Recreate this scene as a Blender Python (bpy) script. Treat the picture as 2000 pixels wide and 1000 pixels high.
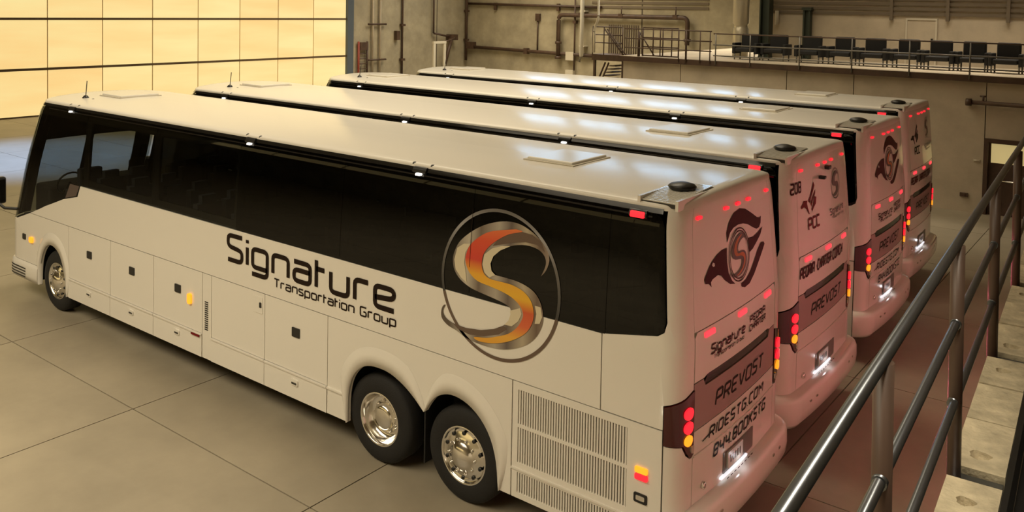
import bpy, bmesh, math, random
from mathutils import Vector, Matrix
random.seed(7)
for _o in list(bpy.data.objects): bpy.data.objects.remove(_o)
scene = bpy.context.scene
COL = scene.collection
# ------------------------------------------------------------------ camera
def make_camera():
    yaw, pitch, roll, F, cy = 0.6523584801842918, 0.03948357083907245, 0.018523515184043653, 1697.7769, 81.5545
    f = Vector((-math.sin(yaw)*math.cos(pitch), math.cos(yaw)*math.cos(pitch), -math.sin(pitch)))
    r = Vector((math.cos(yaw), math.sin(yaw), 0)); u = r.cross(f)
    r2 = r*math.cos(roll)+u*math.sin(roll); u2 = -r*math.sin(roll)+u*math.cos(roll)
    cd = bpy.data.cameras.new('camera'); co = bpy.data.objects.new('camera', cd); COL.objects.link(co)
    m = Matrix((r2, u2, -f)).transposed().to_4x4(); m.translation = Vector((17.131549, -7.025722, 5.390831))
    co.matrix_world = m
    cd.sensor_width = 36; cd.lens = 36*F/2000; cd.shift_y = -(500-cy)/2000; cd.clip_start = .05; cd.clip_end = 200
    scene.camera = co
make_camera()
# ------------------------------------------------------------------ world, exposure, large lights
w = bpy.data.worlds.new('world'); scene.world = w; w.use_nodes = True
w.node_tree.nodes['Background'].inputs[0].default_value = (.9, .85, .75, 1)
w.node_tree.nodes['Background'].inputs[1].default_value = 0.05
vs = scene.view_settings
scene.display_settings.display_device = 'sRGB'
vs.view_transform = 'Standard'; vs.look = 'None'; vs.gamma = 1; vs.use_curve_mapping = False
vs.exposure = 0.12
def area(name, loc, size, power, col, rot=(0, 0, 0), shape='RECTANGLE'):
    l = bpy.data.lights.new(name, 'AREA'); l.shape = shape; l.size = size[0]; l.size_y = size[1]
    l.energy = power; l.color = col; l.spread = math.radians(125)
    o = bpy.data.objects.new(name, l); o.location = loc; o.rotation_euler = rot; COL.objects.link(o); return o
RED_W = 52
DAY = 7
WARM = (1, .86, .63)
for x, y, p in [(-14, 22, 800), (-14, 34, 1300), (3, -10, 850), (5, 5, 560), (3, 15, 480), (3, 30, 1000), (9, -12, 1000)]:
    area('high_bay_light', (x, y, 12.6), (11, 7), p*1.12, WARM)
aw = area('rail_fill_light', (17.2, -4.0, 8.5), (.5, 3.0), 42, (1, .88, .68)); aw.data.spread = math.radians(75)  # added fill that brightens the curb and puts highlights on the rails
ag = area('gallery_fill_light', (12, 21.4, 9.5), (6, 1.5), 105, (1, .86, .66)); ag.data.spread = math.radians(80)  # added fill that lifts the dark upper gallery wall
# added unseen spot that stands in for cool daylight near the hangar door
def cool_spot():
    l = bpy.data.lights.new('cool_fill_spot', 'SPOT'); l.energy = 15000; l.color = (.22, .45, 1); l.spot_size = math.radians(50); l.spot_blend = .9; l.shadow_soft_size = .3
    o = bpy.data.objects.new('cool_fill_spot', l); o.location = (-13.5, 7.0, 12); o.rotation_euler = (0, 0, 0); COL.objects.link(o)
cool_spot()
# ------------------------------------------------------------------ materials
def mat(name, col, rough=.5, metal=0, emit=None, estr=0, coat=0, noise=0, nscale=4, bump=0, bscale=30, spec=.5, stretch=None):
    m = bpy.data.materials.new(name); m.use_nodes = True; nt = m.node_tree; b = nt.nodes['Principled BSDF']
    b.inputs['Base Color'].default_value = (*col, 1); b.inputs['Roughness'].default_value = rough; b.inputs['Metallic'].default_value = metal
    b.inputs['Coat Weight'].default_value = coat; b.inputs['Coat Roughness'].default_value = .05; b.inputs['Specular IOR Level'].default_value = spec
    if emit: b.inputs['Emission Color'].default_value = (*emit, 1); b.inputs['Emission Strength'].default_value = estr
    if noise or bump:
        tc = nt.nodes.new('ShaderNodeTexCoord'); mp = nt.nodes.new('ShaderNodeMapping'); nt.links.new(tc.outputs['Object'], mp.inputs[0])
        if stretch: mp.inputs['Scale'].default_value = stretch
    if noise:
        n = nt.nodes.new('ShaderNodeTexNoise'); n.inputs['Scale'].default_value = nscale; n.inputs['Detail'].default_value = 6; n.inputs['Roughness'].default_value = .6
        nt.links.new(mp.outputs[0], n.inputs['Vector'])
        r = nt.nodes.new('ShaderNodeValToRGB'); r.color_ramp.elements[0].position = .3; r.color_ramp.elements[1].position = .72
        r.color_ramp.elements[0].color = (*[c*(1-noise) for c in col], 1); r.color_ramp.elements[1].color = (*[min(1, c*(1+noise)) for c in col], 1)
        nt.links.new(n.outputs['Fac'], r.inputs[0]); nt.links.new(r.outputs[0], b.inputs['Base Color'])
    if bump:
        n2 = nt.nodes.new('ShaderNodeTexNoise'); n2.inputs['Scale'].default_value = bscale; n2.inputs['Detail'].default_value = 5
        bp = nt.nodes.new('ShaderNodeBump'); bp.inputs['Strength'].default_value = bump; bp.inputs['Distance'].default_value = .02
        nt.links.new(mp.outputs[0], n2.inputs['Vector']); nt.links.new(n2.outputs['Fac'], bp.inputs['Height']); nt.links.new(bp.outputs[0], b.inputs['Normal'])
    return m
def glassmat(name, tint, rough=.02):
    m = bpy.data.materials.new(name); m.use_nodes = True; nt = m.node_tree; nt.nodes.clear()
    o = nt.nodes.new('ShaderNodeOutputMaterial'); mx = nt.nodes.new('ShaderNodeMixShader'); t = nt.nodes.new('ShaderNodeBsdfTransparent'); g = nt.nodes.new('ShaderNodeBsdfGlossy')
    fr = nt.nodes.new('ShaderNodeFresnel'); fr.inputs[0].default_value = 1.5
    ge = nt.nodes.new('ShaderNodeNewGeometry'); ir = nt.nodes.new('ShaderNodeMapRange'); ir.inputs[3].default_value = 1.5; ir.inputs[4].default_value = 1/1.5   # thin sheet: same reflectance from both faces
    nt.links.new(ge.outputs['Backfacing'], ir.inputs[0]); nt.links.new(ir.outputs[0], fr.inputs[0])
    t.inputs[0].default_value = (*tint, 1); g.inputs['Roughness'].default_value = rough; g.inputs[0].default_value = (.55, .55, .55, 1)
    nt.links.new(fr.outputs[0], mx.inputs[0]); nt.links.new(t.outputs[0], mx.inputs[1]); nt.links.new(g.outputs[0], mx.inputs[2]); nt.links.new(mx.outputs[0], o.inputs[0])
    return m
def rampmat(name, axis, lo, hi, stops, rough=.35, metal=0):
    # printed colour run along one object axis
    m = bpy.data.materials.new(name); m.use_nodes = True; nt = m.node_tree; b = nt.nodes['Principled BSDF']
    tc = nt.nodes.new('ShaderNodeTexCoord'); sp = nt.nodes.new('ShaderNodeSeparateXYZ'); mr = nt.nodes.new('ShaderNodeMapRange'); r = nt.nodes.new('ShaderNodeValToRGB')
    nt.links.new(tc.outputs['Object'], sp.inputs[0]); nt.links.new(sp.outputs['XYZ'.index(axis)], mr.inputs[0])
    mr.inputs[1].default_value = lo; mr.inputs[2].default_value = hi; nt.links.new(mr.outputs[0], r.inputs[0]); nt.links.new(r.outputs[0], b.inputs['Base Color'])
    cr = r.color_ramp; cr.elements[0].position = stops[0][0]; cr.elements[0].color = (*stops[0][1], 1); cr.elements[1].position = stops[-1][0]; cr.elements[1].color = (*stops[-1][1], 1)
    for p, c in stops[1:-1]:
        e = cr.elements.new(p); e.color = (*c, 1)
    b.inputs['Roughness'].default_value = rough; b.inputs['Metallic'].default_value = metal
    return m
M = {}
M['paint'] = mat('white_paint', (.80, .77, .70), .22, coat=.5)
M['roofpaint'] = mat('white_roof_paint', (.80, .77, .70), .19, spec=.24)
M['glass'] = glassmat('tinted_glass', (.022, .021, .016))
M['clear'] = glassmat('light_tinted_glass', (.42, .45, .44))
M['black'] = mat('black_plastic', (.012, .012, .012), .35)
M['gloss'] = mat('gloss_black', (.008, .008, .008), .08)
M['rubber'] = mat('tyre_rubber', (.010, .0095, .009), .8, bump=.2, bscale=60)
M['chrome'] = mat('polished_aluminium', (.82, .80, .76), .14, 1)
M['under'] = mat('underbody', (.012, .011, .010), .8)
M['inner'] = mat('cabin_lining', (.05, .045, .04), .8)
M['seat'] = mat('seat_fabric', (.03, .03, .035), .85)
M['groove'] = mat('panel_gap', (.05, .045, .035), .9)
M['red'] = mat('red_lamp', (.6, .02, .02), .3, emit=(1, .015, .03), estr=1.25)
M['redrefl'] = mat('red_reflector', (.75, .03, .04), .2, emit=(1, .04, .06), estr=.9)
M['redlens'] = mat('dark_red_lens', (.06, .003, .004), .12, coat=.4)
M['amber'] = mat('amber_lamp', (.8, .35, .03), .3, emit=(1, .33, .015), estr=1.1)
M['white_led'] = mat('white_lamp', (.9, .9, .85), .3, emit=(1, .95, .85), estr=1.8)
M['platelamp'] = mat('plate_lamp', (.9, .9, .9), .3, emit=(.9, .92, 1), estr=.8)
M['ink'] = mat('brown_black_ink', (.016, .008, .005), .5, spec=.15)
M['maroon'] = mat('maroon_ink', (.055, .0025, .004), .5, spec=.15)
M['redink'] = mat('red_ink', (.17, .006, .01), .5, spec=.15)
M['greyink'] = mat('grey_ink', (.10, .075, .065), .4)
M['silver'] = mat('silver_plate', (.36, .26, .24), .4, .2)
M['concrete'] = mat('concrete_wall', (.38, .33, .225), .85, noise=.22, nscale=.9, bump=.25, bscale=9)
M['concrete2'] = mat('concrete_panel', (.50, .43, .325), .85, noise=.2, nscale=.8, bump=.25, bscale=9)
M['floor'] = mat('polished_concrete', (.33, .287, .212), .42, noise=.16, nscale=.7, bump=.04, bscale=14)
M['joint'] = mat('joint_filler', (.10, .08, .055), .9)
M['steel'] = mat('galvanised_rail', (.20, .215, .235), .28, .9)
M['postpaint'] = mat('brown_post_paint', (.10, .062, .045), .4)
M['pale'] = mat('bounce_wall_tone', (.72, .68, .62), .8)  # chosen pale so the parapet reflects more red lamp light
M['railgrey'] = mat('grey_rail', (.20, .19, .17), .4, .5)
M['brown'] = mat('brown_pipe', (.075, .042, .026), .5, noise=.3, nscale=3)
M['dkgreen'] = mat('dark_green_steel', (.035, .045, .03), .6)
M['slate'] = mat('slate_jamb', (.09, .11, .13), .6)
M['chair'] = mat('black_upholstery', (.012, .012, .013), .7)
M['whitepipe'] = mat('cream_pipe', (.60, .55, .44), .5)
M['siding'] = mat('brown_siding', (.16, .125, .085), .6)
M['curb'] = mat('rough_concrete', (.52, .45, .31), .95, noise=.3, nscale=7, bump=.8, bscale=22)
M['doorrail2'] = mat('door_mullion', (.62, .44, .20), .7)
M['doorrail'] = mat('door_beam', (.12, .075, .03), .7)
M['duct'] = mat('foil_duct', (.55, .50, .38), .35, .5, bump=.6, bscale=8)
M['ceil'] = mat('ceiling_deck', (.55, .50, .40), .8)
M['redladder'] = mat('red_ladder', (.30, .05, .03), .5)
def doormat():
    m = bpy.data.materials.new('translucent_door'); m.use_nodes = True; nt = m.node_tree; b = nt.nodes['Principled BSDF']
    tc = nt.nodes.new('ShaderNodeTexCoord'); mp = nt.nodes.new('ShaderNodeMapping'); mp.inputs['Scale'].default_value = (1, .12, .9)
    nt.links.new(tc.outputs['Object'], mp.inputs[0]); n = nt.nodes.new('ShaderNodeTexNoise'); n.inputs['Scale'].default_value = 1.1; n.inputs['Detail'].default_value = 4
    oi = nt.nodes.new('ShaderNodeObjectInfo'); ad = nt.nodes.new('ShaderNodeVectorMath'); ad.operation = 'ADD'; nt.links.new(mp.outputs[0], ad.inputs[0]); nt.links.new(oi.outputs['Location'], ad.inputs[1])
    nt.links.new(ad.outputs[0], n.inputs['Vector'])
    r = nt.nodes.new('ShaderNodeValToRGB'); r.color_ramp.elements[0].position = .3; r.color_ramp.elements[1].position = .7
    r.color_ramp.elements[0].color = (1, .66, .25, 1); r.color_ramp.elements[1].color = (1, .82, .36, 1)
    nt.links.new(n.outputs['Fac'], r.inputs[0]); nt.links.new(r.outputs[0], b.inputs['Emission Color']); b.inputs['Emission Strength'].default_value = .86
    b.inputs['Base Color'].default_value = (.16, .12, .07, 1); b.inputs['Roughness'].default_value = .6
    return m
M['door'] = doormat()
# ------------------------------------------------------------------ mesh helpers
def tag(o, label=None, cat=None, group=None, kind=None):
    if label: o['label'] = label
    if cat: o['category'] = cat
    if group: o['group'] = group
    if kind: o['kind'] = kind
    return o
def empty(name, loc=(0, 0, 0), rz=0):
    o = bpy.data.objects.new(name, None); o.location = loc; o.rotation_euler = (0, 0, rz); o.empty_display_size = .2; COL.objects.link(o); return o
class MB:
    def __init__(s): s.v = []; s.f = []; s.sm = []
    def add(s, vs_, fs, smooth=False):
        n = len(s.v); s.v += [tuple(v) for v in vs_]
        for f in fs: s.f.append([i+n for i in f]); s.sm.append(smooth)
        return s
    def box(s, a, b):
        x0, y0, z0 = a; x1, y1, z1 = b
        return s.add([(x0, y0, z0), (x1, y0, z0), (x1, y1, z0), (x0, y1, z0), (x0, y0, z1), (x1, y0, z1), (x1, y1, z1), (x0, y1, z1)],
                     [(0, 3, 2, 1), (4, 5, 6, 7), (0, 1, 5, 4), (1, 2, 6, 5), (2, 3, 7, 6), (3, 0, 4, 7)])
    def tube(s, pts, r, n=10, cap=True):
        pts = [Vector(p) for p in pts]; rings = []
        for i, p in enumerate(pts):
            d = (pts[min(i+1, len(pts)-1)]-pts[max(i-1, 0)]).normalized()
            a = d.cross(Vector((0, 0, 1)))
            if a.length < .05: a = d.cross(Vector((1, 0, 0)))
            a.normalize(); b = d.cross(a)
            rr = r[i] if isinstance(r, (list, tuple)) else r
            rings.append([p+(a*math.cos(t*2*math.pi/n)+b*math.sin(t*2*math.pi/n))*rr for t in range(n)])
        n0 = len(s.v); s.v += [tuple(v) for g in rings for v in g]
        for i in range(len(rings)-1):
            for t in range(n):
                u = (t+1) % n; s.f.append([n0+i*n+t, n0+i*n+u, n0+(i+1)*n+u, n0+(i+1)*n+t]); s.sm.append(True)
        if cap:
            s.f.append([n0+t for t in range(n)][::-1]); s.sm.append(False)
            s.f.append([n0+(len(rings)-1)*n+t for t in range(n)]); s.sm.append(False)
        return s
    def lathe(s, prof, c, n=40, axis='y', flip=False):
        # prof: (along, radius) along axis from centre c
        n0 = len(s.v)
        for a, r in prof:
            for t in range(n):
                q = t*2*math.pi/n; e, g = r*math.cos(q), r*math.sin(q)
                s.v.append((c[0]+e, c[1]+a, c[2]+g) if axis == 'y' else (c[0]+e, c[1]+g, c[2]+a) if axis == 'z' else (c[0]+a, c[1]+e, c[2]+g))
        for i in range(len(prof)-1):
            for t in range(n):
                u = (t+1) % n; q = [n0+i*n+t, n0+(i+1)*n+t, n0+(i+1)*n+u, n0+i*n+u]; s.f.append(q[::-1] if flip else q); s.sm.append(True)
        return s
    def mesh(s, name, m):
        me = bpy.data.meshes.new(name); me.from_pydata(s.v, [], s.f); me.materials.append(m)
        me.polygons.foreach_set('use_smooth', s.sm)
        bm = bmesh.new(); bm.from_mesh(me); bmesh.ops.recalc_face_normals(bm, faces=bm.faces); bm.to_mesh(me); bm.free()
        return me
    def build(s, name, m, parent=None, bevel=0, seg=2):
        o = bpy.data.objects.new(name, s.mesh(name, m)); COL.objects.link(o)
        if parent: o.parent = parent
        if bevel:
            b = o.modifiers.new('bevel', 'BEVEL'); b.width = bevel; b.segments = seg; b.limit_method = 'ANGLE'
        return o
def copy_tree(o, parent=None):
    c = o.copy(); COL.objects.link(c); c.parent = parent
    for ch in list(o.children): copy_tree(ch, c)
    return c
# ------------------------------------------------------------------ the hall
ZC = 14.0
XD = -24.08; YF = 41.4
fl = empty('floor'); tag(fl, kind='structure')
gx = [2.8+3.58*k for k in range(-8, 7)]; gy = [-1.05+3.62*k for k in range(-6, 13)]
gx = [XD]+[x for x in gx if XD+.4 < x < 23.6]+[24.2]; gy = [-20.2]+[y for y in gy if -19.8 < y < YF-.4]+[YF]
MB().box((XD, -20.2, -.4), (24.2, YF, -.03)).build('floor_bed', M['joint'], fl)
_sl = {}
for i in range(len(gx)-1):
    for j in range(len(gy)-1):
        wx, wy = round(gx[i+1]-gx[i], 3), round(gy[j+1]-gy[j], 3)
        if (wx, wy) not in _sl:
            _sl[(wx, wy)] = MB().box((.008, .008, -.05), (wx-.008, wy-.008, 0)).mesh('floor_slab', M['floor'])
        o = bpy.data.objects.new('floor_slab', _sl[(wx, wy)]); COL.objects.link(o); o.location = (gx[i], gy[j], 0); o.parent = fl
tag(MB().box((XD-.5, -20.6, ZC), (24.6, YF+.5, ZC+.3)).build('ceiling', M['ceil']), kind='structure')
tag(MB().box((XD-.5, -20.6, 0), (24.6, -20.2, ZC)).build('wall_near', M['concrete']), kind='structure')
tag(MB().box((24.2, -20.2, 0), (24.6, YF, ZC)).build('wall_rear', M['concrete']), kind='structure')
# front wall with the translucent hangar door
wf = MB().box((XD-.5, 30.35, 0), (XD, YF, ZC)).box((XD-.5, -20.2, 13.4), (XD, 30.35, ZC)).box((XD-.5, -20.2, 0), (XD, 4.0, 13.4)).build('wall_front', M['concrete']); tag(wf, kind='structure')
for y in (34.7, 38.2): MB().box((XD, y-.03, 0), (XD+.012, y+.03, ZC)).build('panel_joint', M['joint'], wf)
dr = empty('door_1', (XD, 0, 0)); tag(dr, kind='structure')
cols = [29.85-2.585*k for k in range(11)]; rows = [0.0, 2.17, 4.47, 6.8, 9.1, 11.4, 13.4]
_pn = [MB().box((-.1, .02, rows[k]+.04), (-.05, 2.565, rows[k+1]-.04)).mesh('panel', M['door']) for k in range(6)]
for c in cols[1:]:
    for k in range(6):
        o = bpy.data.objects.new('panel', _pn[k]); COL.objects.link(o); o.location = (0, c, 0); o.parent = dr
    MB().box((-.12, c-.016, 0), (-.03, c+.016, 13.4)).build('mullion', M['doorrail2'] if 'doorrail2' in M else M['doorrail'], dr)
for z in rows[1:6]: MB().box((-.14, cols[-1], z-.055), (0.02, 29.85, z+.055)).build('rail', M['doorrail'], dr)
MB().box((-.14, cols[-1], 0), (0, 29.85, .06)).build('sill', M['doorrail'], dr)
MB().box((-.3, 29.85, 0), (.12, 30.35, 13.4)).build('jamb', M['slate'], dr)
# far wall
wl = MB().box((XD-.5, YF, 0), (24.6, YF+.5, ZC)).build('wall_far', M['concrete']); tag(wl, kind='structure')
_fs = MB().box((0, -.05, 0), (8.2, 0, .16)).mesh('siding_board', M['siding'])
for k in range(12):
    o = bpy.data.objects.new('siding_board', _fs); COL.objects.link(o); o.location = (-13.3, YF, 5.45+k*.28); o.parent = wl
for x in (-9.6,): MB().box((x-.04, YF-.015, 0), (x+.04, YF, ZC)).build('panel_joint', M['joint'], wl)
# clerestory daylight windows high on the far wall
M['daylight'] = mat('daylight_pane', (.5, .55, .6), .3, emit=(.38, .66, 1), estr=DAY)
_cp = MB().box((.05, -.03, .05), (1.75, -.01, .55)).mesh('pane', M['daylight'])
for n_ in range(6):
    wn = empty('window_%d' % (n_+1), (-19+n_*4.6, YF, 11.0)); tag(wn, kind='structure')
    for i in range(2):
        for j in range(3):
            o = bpy.data.objects.new('pane', _cp); COL.objects.link(o); o.parent = wn; o.location = (i*1.8, 0, j*.6)
    MB().box((-.05, -.06, -.05), (3.65, -.035, .05)).box((-.05, -.06, 1.8), (3.65, -.035, 1.9)).box((-.05, -.06, 0), (.05, -.035, 1.8)).box((1.75, -.06, 0), (1.85, -.035, 1.8)).box((3.55, -.06, 0), (3.65, -.035, 1.8)).box((0, -.06, .57), (3.6, -.035, .63)).box((0, -.06, 1.17), (3.6, -.035, 1.23)).build('frame', M['dkgreen'], wn)
# lit translucent panels high on the near-side wall
dn = empty('window_7', (0, -20.2, 0)); tag(dn, kind='structure')
_np = MB().box((.08, 0, 4.4), (5.0, .05, 7.6)).mesh('pane', M['door'])
for k in range(6):
    o = bpy.data.objects.new('pane', _np); COL.objects.link(o); o.parent = dn; o.location = (-23+5.1*k, 0, 0)
# raised platform with the gallery of seats
pl = empty('wall_platform', (0, 0, 0)); tag(pl, kind='structure')
YP, ZP = 19.5, 3.62
xs = [1.78, 3.99, 7.6, 9.61, 13.10]
for a, b in zip(xs[:-1], xs[1:]): MB().box((a+.012, YP, 0), (b-.012, YP+.3, ZP)).build('panel', M['concrete2'], pl)
MB().box((13.11, YP, 2.08), (24.2, YP+.3, ZP)).build('panel', M['concrete2'], pl)
MB().box((15.0, YP, 0), (24.2, YP+.3, 2.08)).build('panel', M['concrete2'], pl)
MB().box((1.8, YP+.05, 0), (13.1, YP+.28, ZP-.02)).box((1.8, YP+.28, 0), (2.1, YF, ZP)).build('core', M['joint'], pl)
MB().box((1.70, YP-.12, ZP), (24.2, YF, ZP+.16)).build('slab', M['concrete2'], pl)
MB().box((1.70, YP-.14, ZP-.02), (24.2, YP-.12, ZP+.15)).build('fascia', M['brown'], pl)
XU = 5.35
up = MB().box((XU, 23.6, ZP+.16), (24.2, 24.0, ZC)).build('wall_upper', M['concrete2']); tag(up, kind='structure')
_rb = MB().box((0, -.05, 0), (24.2-XU, 0, .10)).mesh('siding_board', M['siding'])
for k in range(28):
    o = bpy.data.objects.new('siding_board', _rb); COL.objects.link(o); o.location = (XU, 23.6, 5.36+k*.165); o.parent = up
for x in (9.6, 11.3, 13.0, 14.8): MB().box((x-.05, 23.48, 5.2), (x+.05, 23.58, 8)).build('siding_post', M['siding'], up)
# doorway below the platform, lit from inside
d2 = empty('door_2', (13.1, YP, 0)); tag(d2, kind='structure')
MB().box((0, -.04, 0), (.1, .3, 2.08)).box((1.8, -.04, 0), (1.9, .3, 2.08)).box((.1, -.04, 1.98), (1.8, .3, 2.08)).build('frame', M['brown'], d2)
MB().box((.1, .1, 0), (1.8, .16, 1.98)).build('leaf', M['brown'], d2)
mlit = mat('lit_pane', (.6, .5, .25), .4, emit=(1, .8, .35), estr=.35)
MB().box((.16, .07, 1.42), (1.7, .1, 1.94)).build('pane', mlit, d2)
MB().tube([(.3, .02, .95), (1.5, .02, .95)], .025).build('push_bar', M['chrome'], d2)
# upper door on the gallery
d3 = empty('door_3', (10.05, 23.6, ZP+.16)); tag(d3, kind='structure')
MB().box((0, -.06, 0), (.05, 0, 1.5)).box((.9, -.06, 0), (.95, 0, 1.5)).box((.05, -.06, 1.44), (.9, 0, 1.5)).build('frame', M['whitepipe'], d3)
MB().box((.05, -.04, 0), (.9, 0, 1.44)).build('leaf', M['concrete2'], d3)
MB().box((.78, -.09, .7), (.84, -.04, .85)).build('handle', M['black'], d3)
# gallery chairs
def chair():
    t = empty('gallery_chair')
    MB().box((-.30, -.32, .26), (.30, .25, .40)).build('seat', M['chair'], t, .03)
    MB().box((-.29, .16, .36), (.29, .30, .86)).build('backrest', M['chair'], t, .04)
    for s in (-1, 1):
        MB().box((s*.36-.05, -.30, .2), (s*.36+.05, .26, .56)).build('armrest', M['chair'], t, .02)
        for q in (-.26, .2): MB().tube([(s*.33, q, 0), (s*.33, q, .22)], .022, 8).build('leg', M['railgrey'], t)
    return t
ch = chair()
cx = [5.70, 6.64, 7.80, 8.78, 9.75, 10.69, 11.6, 12.48, 13.36]
lab = ['leftmost black armchair in the gallery row, next to the dark green column', 'second black armchair from the dark green column in the gallery row', 'third black armchair from the column, in front of the dark wall post',
       'fourth black gallery armchair counted from the dark green column', 'middle black armchair of the nine behind the gallery railing', 'black gallery armchair standing in front of the upper door',
       'black gallery armchair just right of the upper door', 'second black gallery armchair from the right edge of the photo', 'rightmost black armchair behind the gallery railing']
for i, (x, l) in enumerate(zip(cx, lab)):
    c = ch if i == 0 else copy_tree(ch)
    c.scale = (1.05, 1, 1); c.location = (x, 21.0+(.12 if i % 2 else 0), ZP+.165); c.rotation_euler = (0, 0, random.uniform(-.05, .05)); tag(c, l, 'chair', 'armchairs in the gallery row')
# gallery railing
gr = empty('gallery_railing', (0, YP-.06, ZP+.16)); tag(gr, 'long grey pipe railing in front of the black gallery chairs', 'railing')
for x in (5.3, 6.46, 8.03, 9.58, 11.16, 12.7, 14.3): MB().tube([(x, -.11, -.12), (x, -.11, .88)], .022, 8).build('post', M['railgrey'], gr)
for z, m_ in ((.88, 'brown'), (.52, 'railgrey'), (.17, 'railgrey')): MB().tube([(5.22, -.11, z), (15.5, -.11, z)], .02, 8).build('rail', M[m_], gr)
# barred gate at the platform end
gt = empty('platform_gate', (2.4, YP-.02, ZP+.16)); tag(gt, 'brown steel barred gate with diagonal brace at the platform end', 'gate')
MB().tube([(0, 0, 0), (0, 0, .85)], .05, 8).build('post', M['brown'], gt); MB().tube([(.15, 0, .02), (.15, 0, 1.0)], .03, 8).build('post', M['brown'], gt)
for x in (.55, .82, .92, 1.25, 1.5): MB().tube([(x, 0, .05), (x, 0, 1.0)], .022, 8).build('bar', M['brown'], gt)
for z in (.05, .35, .66, 1.0): MB().tube([(.15, 0, z), (1.5, 0, z)], .022, 8).build('rail', M['brown'], gt)
MB().tube([(.05, 0, .8), (.6, 0, .05)], .024, 8).build('brace', M['brown'], gt)
gr2 = empty('edge_railing', (0, YP-.05, ZP+.16)); tag(gr2, 'brown railing between the barred gate and the foil duct', 'railing')
for x in (3.98, 4.25, 4.75, 5.1): MB().tube([(x, -.11, -.1), (x, -.11, .95)], .035 if x == 4.25 else .02, 8).build('post', M['brown'], gr2)
for z in (.3, .62, .95): MB().tube([(1.9, -.11, z), (5.15, -.11, z)], .02, 8).build('rail', M['brown'], gr2)
# duct and column
dk = MB()
dk.lathe([(0, 0), (0, .27), (1.0, .28), (1.05, .24), (1.15, .24), (1.2, .29), (3.0, .29), (6.2, .29), (6.2, 0)], (0, 0, 0), 20, 'z')
o = dk.build('foil_duct', M['duct']); o.location = (4.85, 22.4, ZP+.16); tag(o, 'crinkled silver foil duct standing beside the dark green column', 'duct')
o = MB().box((-.05, -.2, 0), (.0, .2, 6.2)).box((.25, -.2, 0), (.3, .2, 6.2)).box((0, -.02, 0), (.25, .02, 6.2)).box((-.06, -.21, 0), (.31, .21, .05)).build('steel_column', M['dkgreen']); o.location = (5.45, 22.9, ZP+.16); tag(o, 'dark green steel column left of the gallery chairs', 'column')
o = MB().box((0, -.03, 0), (.06, .2, 1.72)).box((.19, -.03, 0), (.25, .2, 1.72)).box((.06, .05, 0), (.19, .09, 1.72)).box((-.04, -.06, 1.7), (.29, .22, 1.8)).build('wall_post', M['dkgreen']); o.location = (6.72, 23.38, ZP+.16); tag(o, 'short dark post on the upper wall behind the gallery chairs', 'post')
o = MB().tube([(0, -.12, 0), (0, -.12, .5)], .07, 12).box((-.05, -.12, .1), (.05, 0, .4)).build('wall_lamp', M['whitepipe']); o.location = (5.75, 23.6, 4.95); tag(o, 'small white cylinder fixture on the upper gallery wall', 'fixture')
# pipes on the platform wall
vp = empty('valve_pipe', (12.65, YP-.14, 3.04)); tag(vp, 'brown horizontal pipe with a valve on the right concrete wall', 'pipe')
MB().tube([(0, 0, 0), (9, 0, 0)], .06, 10).build('pipe', M['brown'], vp); MB().lathe([(-.02, .0), (-.02, .1), (.12, .1), (.12, .0)], (0, 0, 0), 12, 'x').build('flange', M['brown'], vp)
MB().tube([(.4, 0, 0), (.4, 0, .18)], .03, 8).tube([(.32, 0, .18), (.48, 0, .18)], .025, 8).build('valve_handle', M['brown'], vp)
o = MB().box((0, -.03, 0), (.16, 0, .05)).tube([(.02, -.04, .025), (.14, -.04, .025)], .012, 8).build('wall_bracket', M['whitepipe']); o.location = (12.85, YP, 1.42); tag(o, 'small pale bracket on the concrete beside the doorway', 'bracket')
o = MB().box((0, -.05, 0), (.2, 0, .1)).box((.08, -.09, .02), (.13, -.05, .08)).build('wall_socket', M['brown']); o.location = (12.55, YP, .42); tag(o, 'small brown socket box low on the concrete wall', 'socket')
# brown pipe loop on the far wall
pp = empty('pipe_loop', (0, YF-.35, 0)); tag(pp, 'thick brown pipe loop high on the far wall', 'pipe')
def bend(pts, r):
    out = [pts[0]]
    for a, b, c in zip(pts[:-2], pts[1:-1], pts[2:]):
        a, b, c = map(Vector, (a, b, c)); p = b+(a-b).normalized()*r; q = b+(c-b).normalized()*r
        for k in range(7):
            t = k/6; out.append(p*(1-t)**2+b*2*t*(1-t)+q*t*t)
    return out+[pts[-1]]
MB().tube(bend([(-15.7, 0, 2.2), (-15.7, 0, 4.95), (-6.3, 0, 4.95), (-6.3, 0, 3.3)], .35), .14, 12).build('pipe', M['brown'], pp)
for p in ((-15.7, 0, 2.1), (-6.3, 0, 3.6), (-15.7, 0, 3.1)): MB().lathe([(-.08, 0), (-.08, .22), (.08, .22), (.08, 0)], p, 12, 'z').build('flange', M['brown'], pp)
for x in (-13.9, -10.9, -7.1): MB().tube([(x, 0, 4.95), (x, 0, 5.6)], .04, 8).box((x-.15, -.16, 4.88), (x+.15, .16, 5.12)).build('hanger', M['brown'], pp)
def wallpipe(name, lbl, pts, r, m_, cat='pipe', extra=None):
    o = empty(name); tag(o, lbl, cat); MB().tube(pts, r, 10).build('pipe', M[m_], o)
    for e in extra or []: MB().box(*e).build('clamp', M[m_], o)
    return o
wallpipe('white_standpipe', 'cream vertical standpipe on the far wall beside the stair', [(-13.75, YF-.5, 9.8), (-13.75, YF-.5, 2.3), (-13.95, YF-.5, 1.95)], .14, 'whitepipe', extra=[((-13.95, YF-.5, 5.2), (-13.55, YF-.03, 5.3)), ((-13.95, YF-.5, 2.9), (-13.55, YF-.03, 3.0))])
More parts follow.
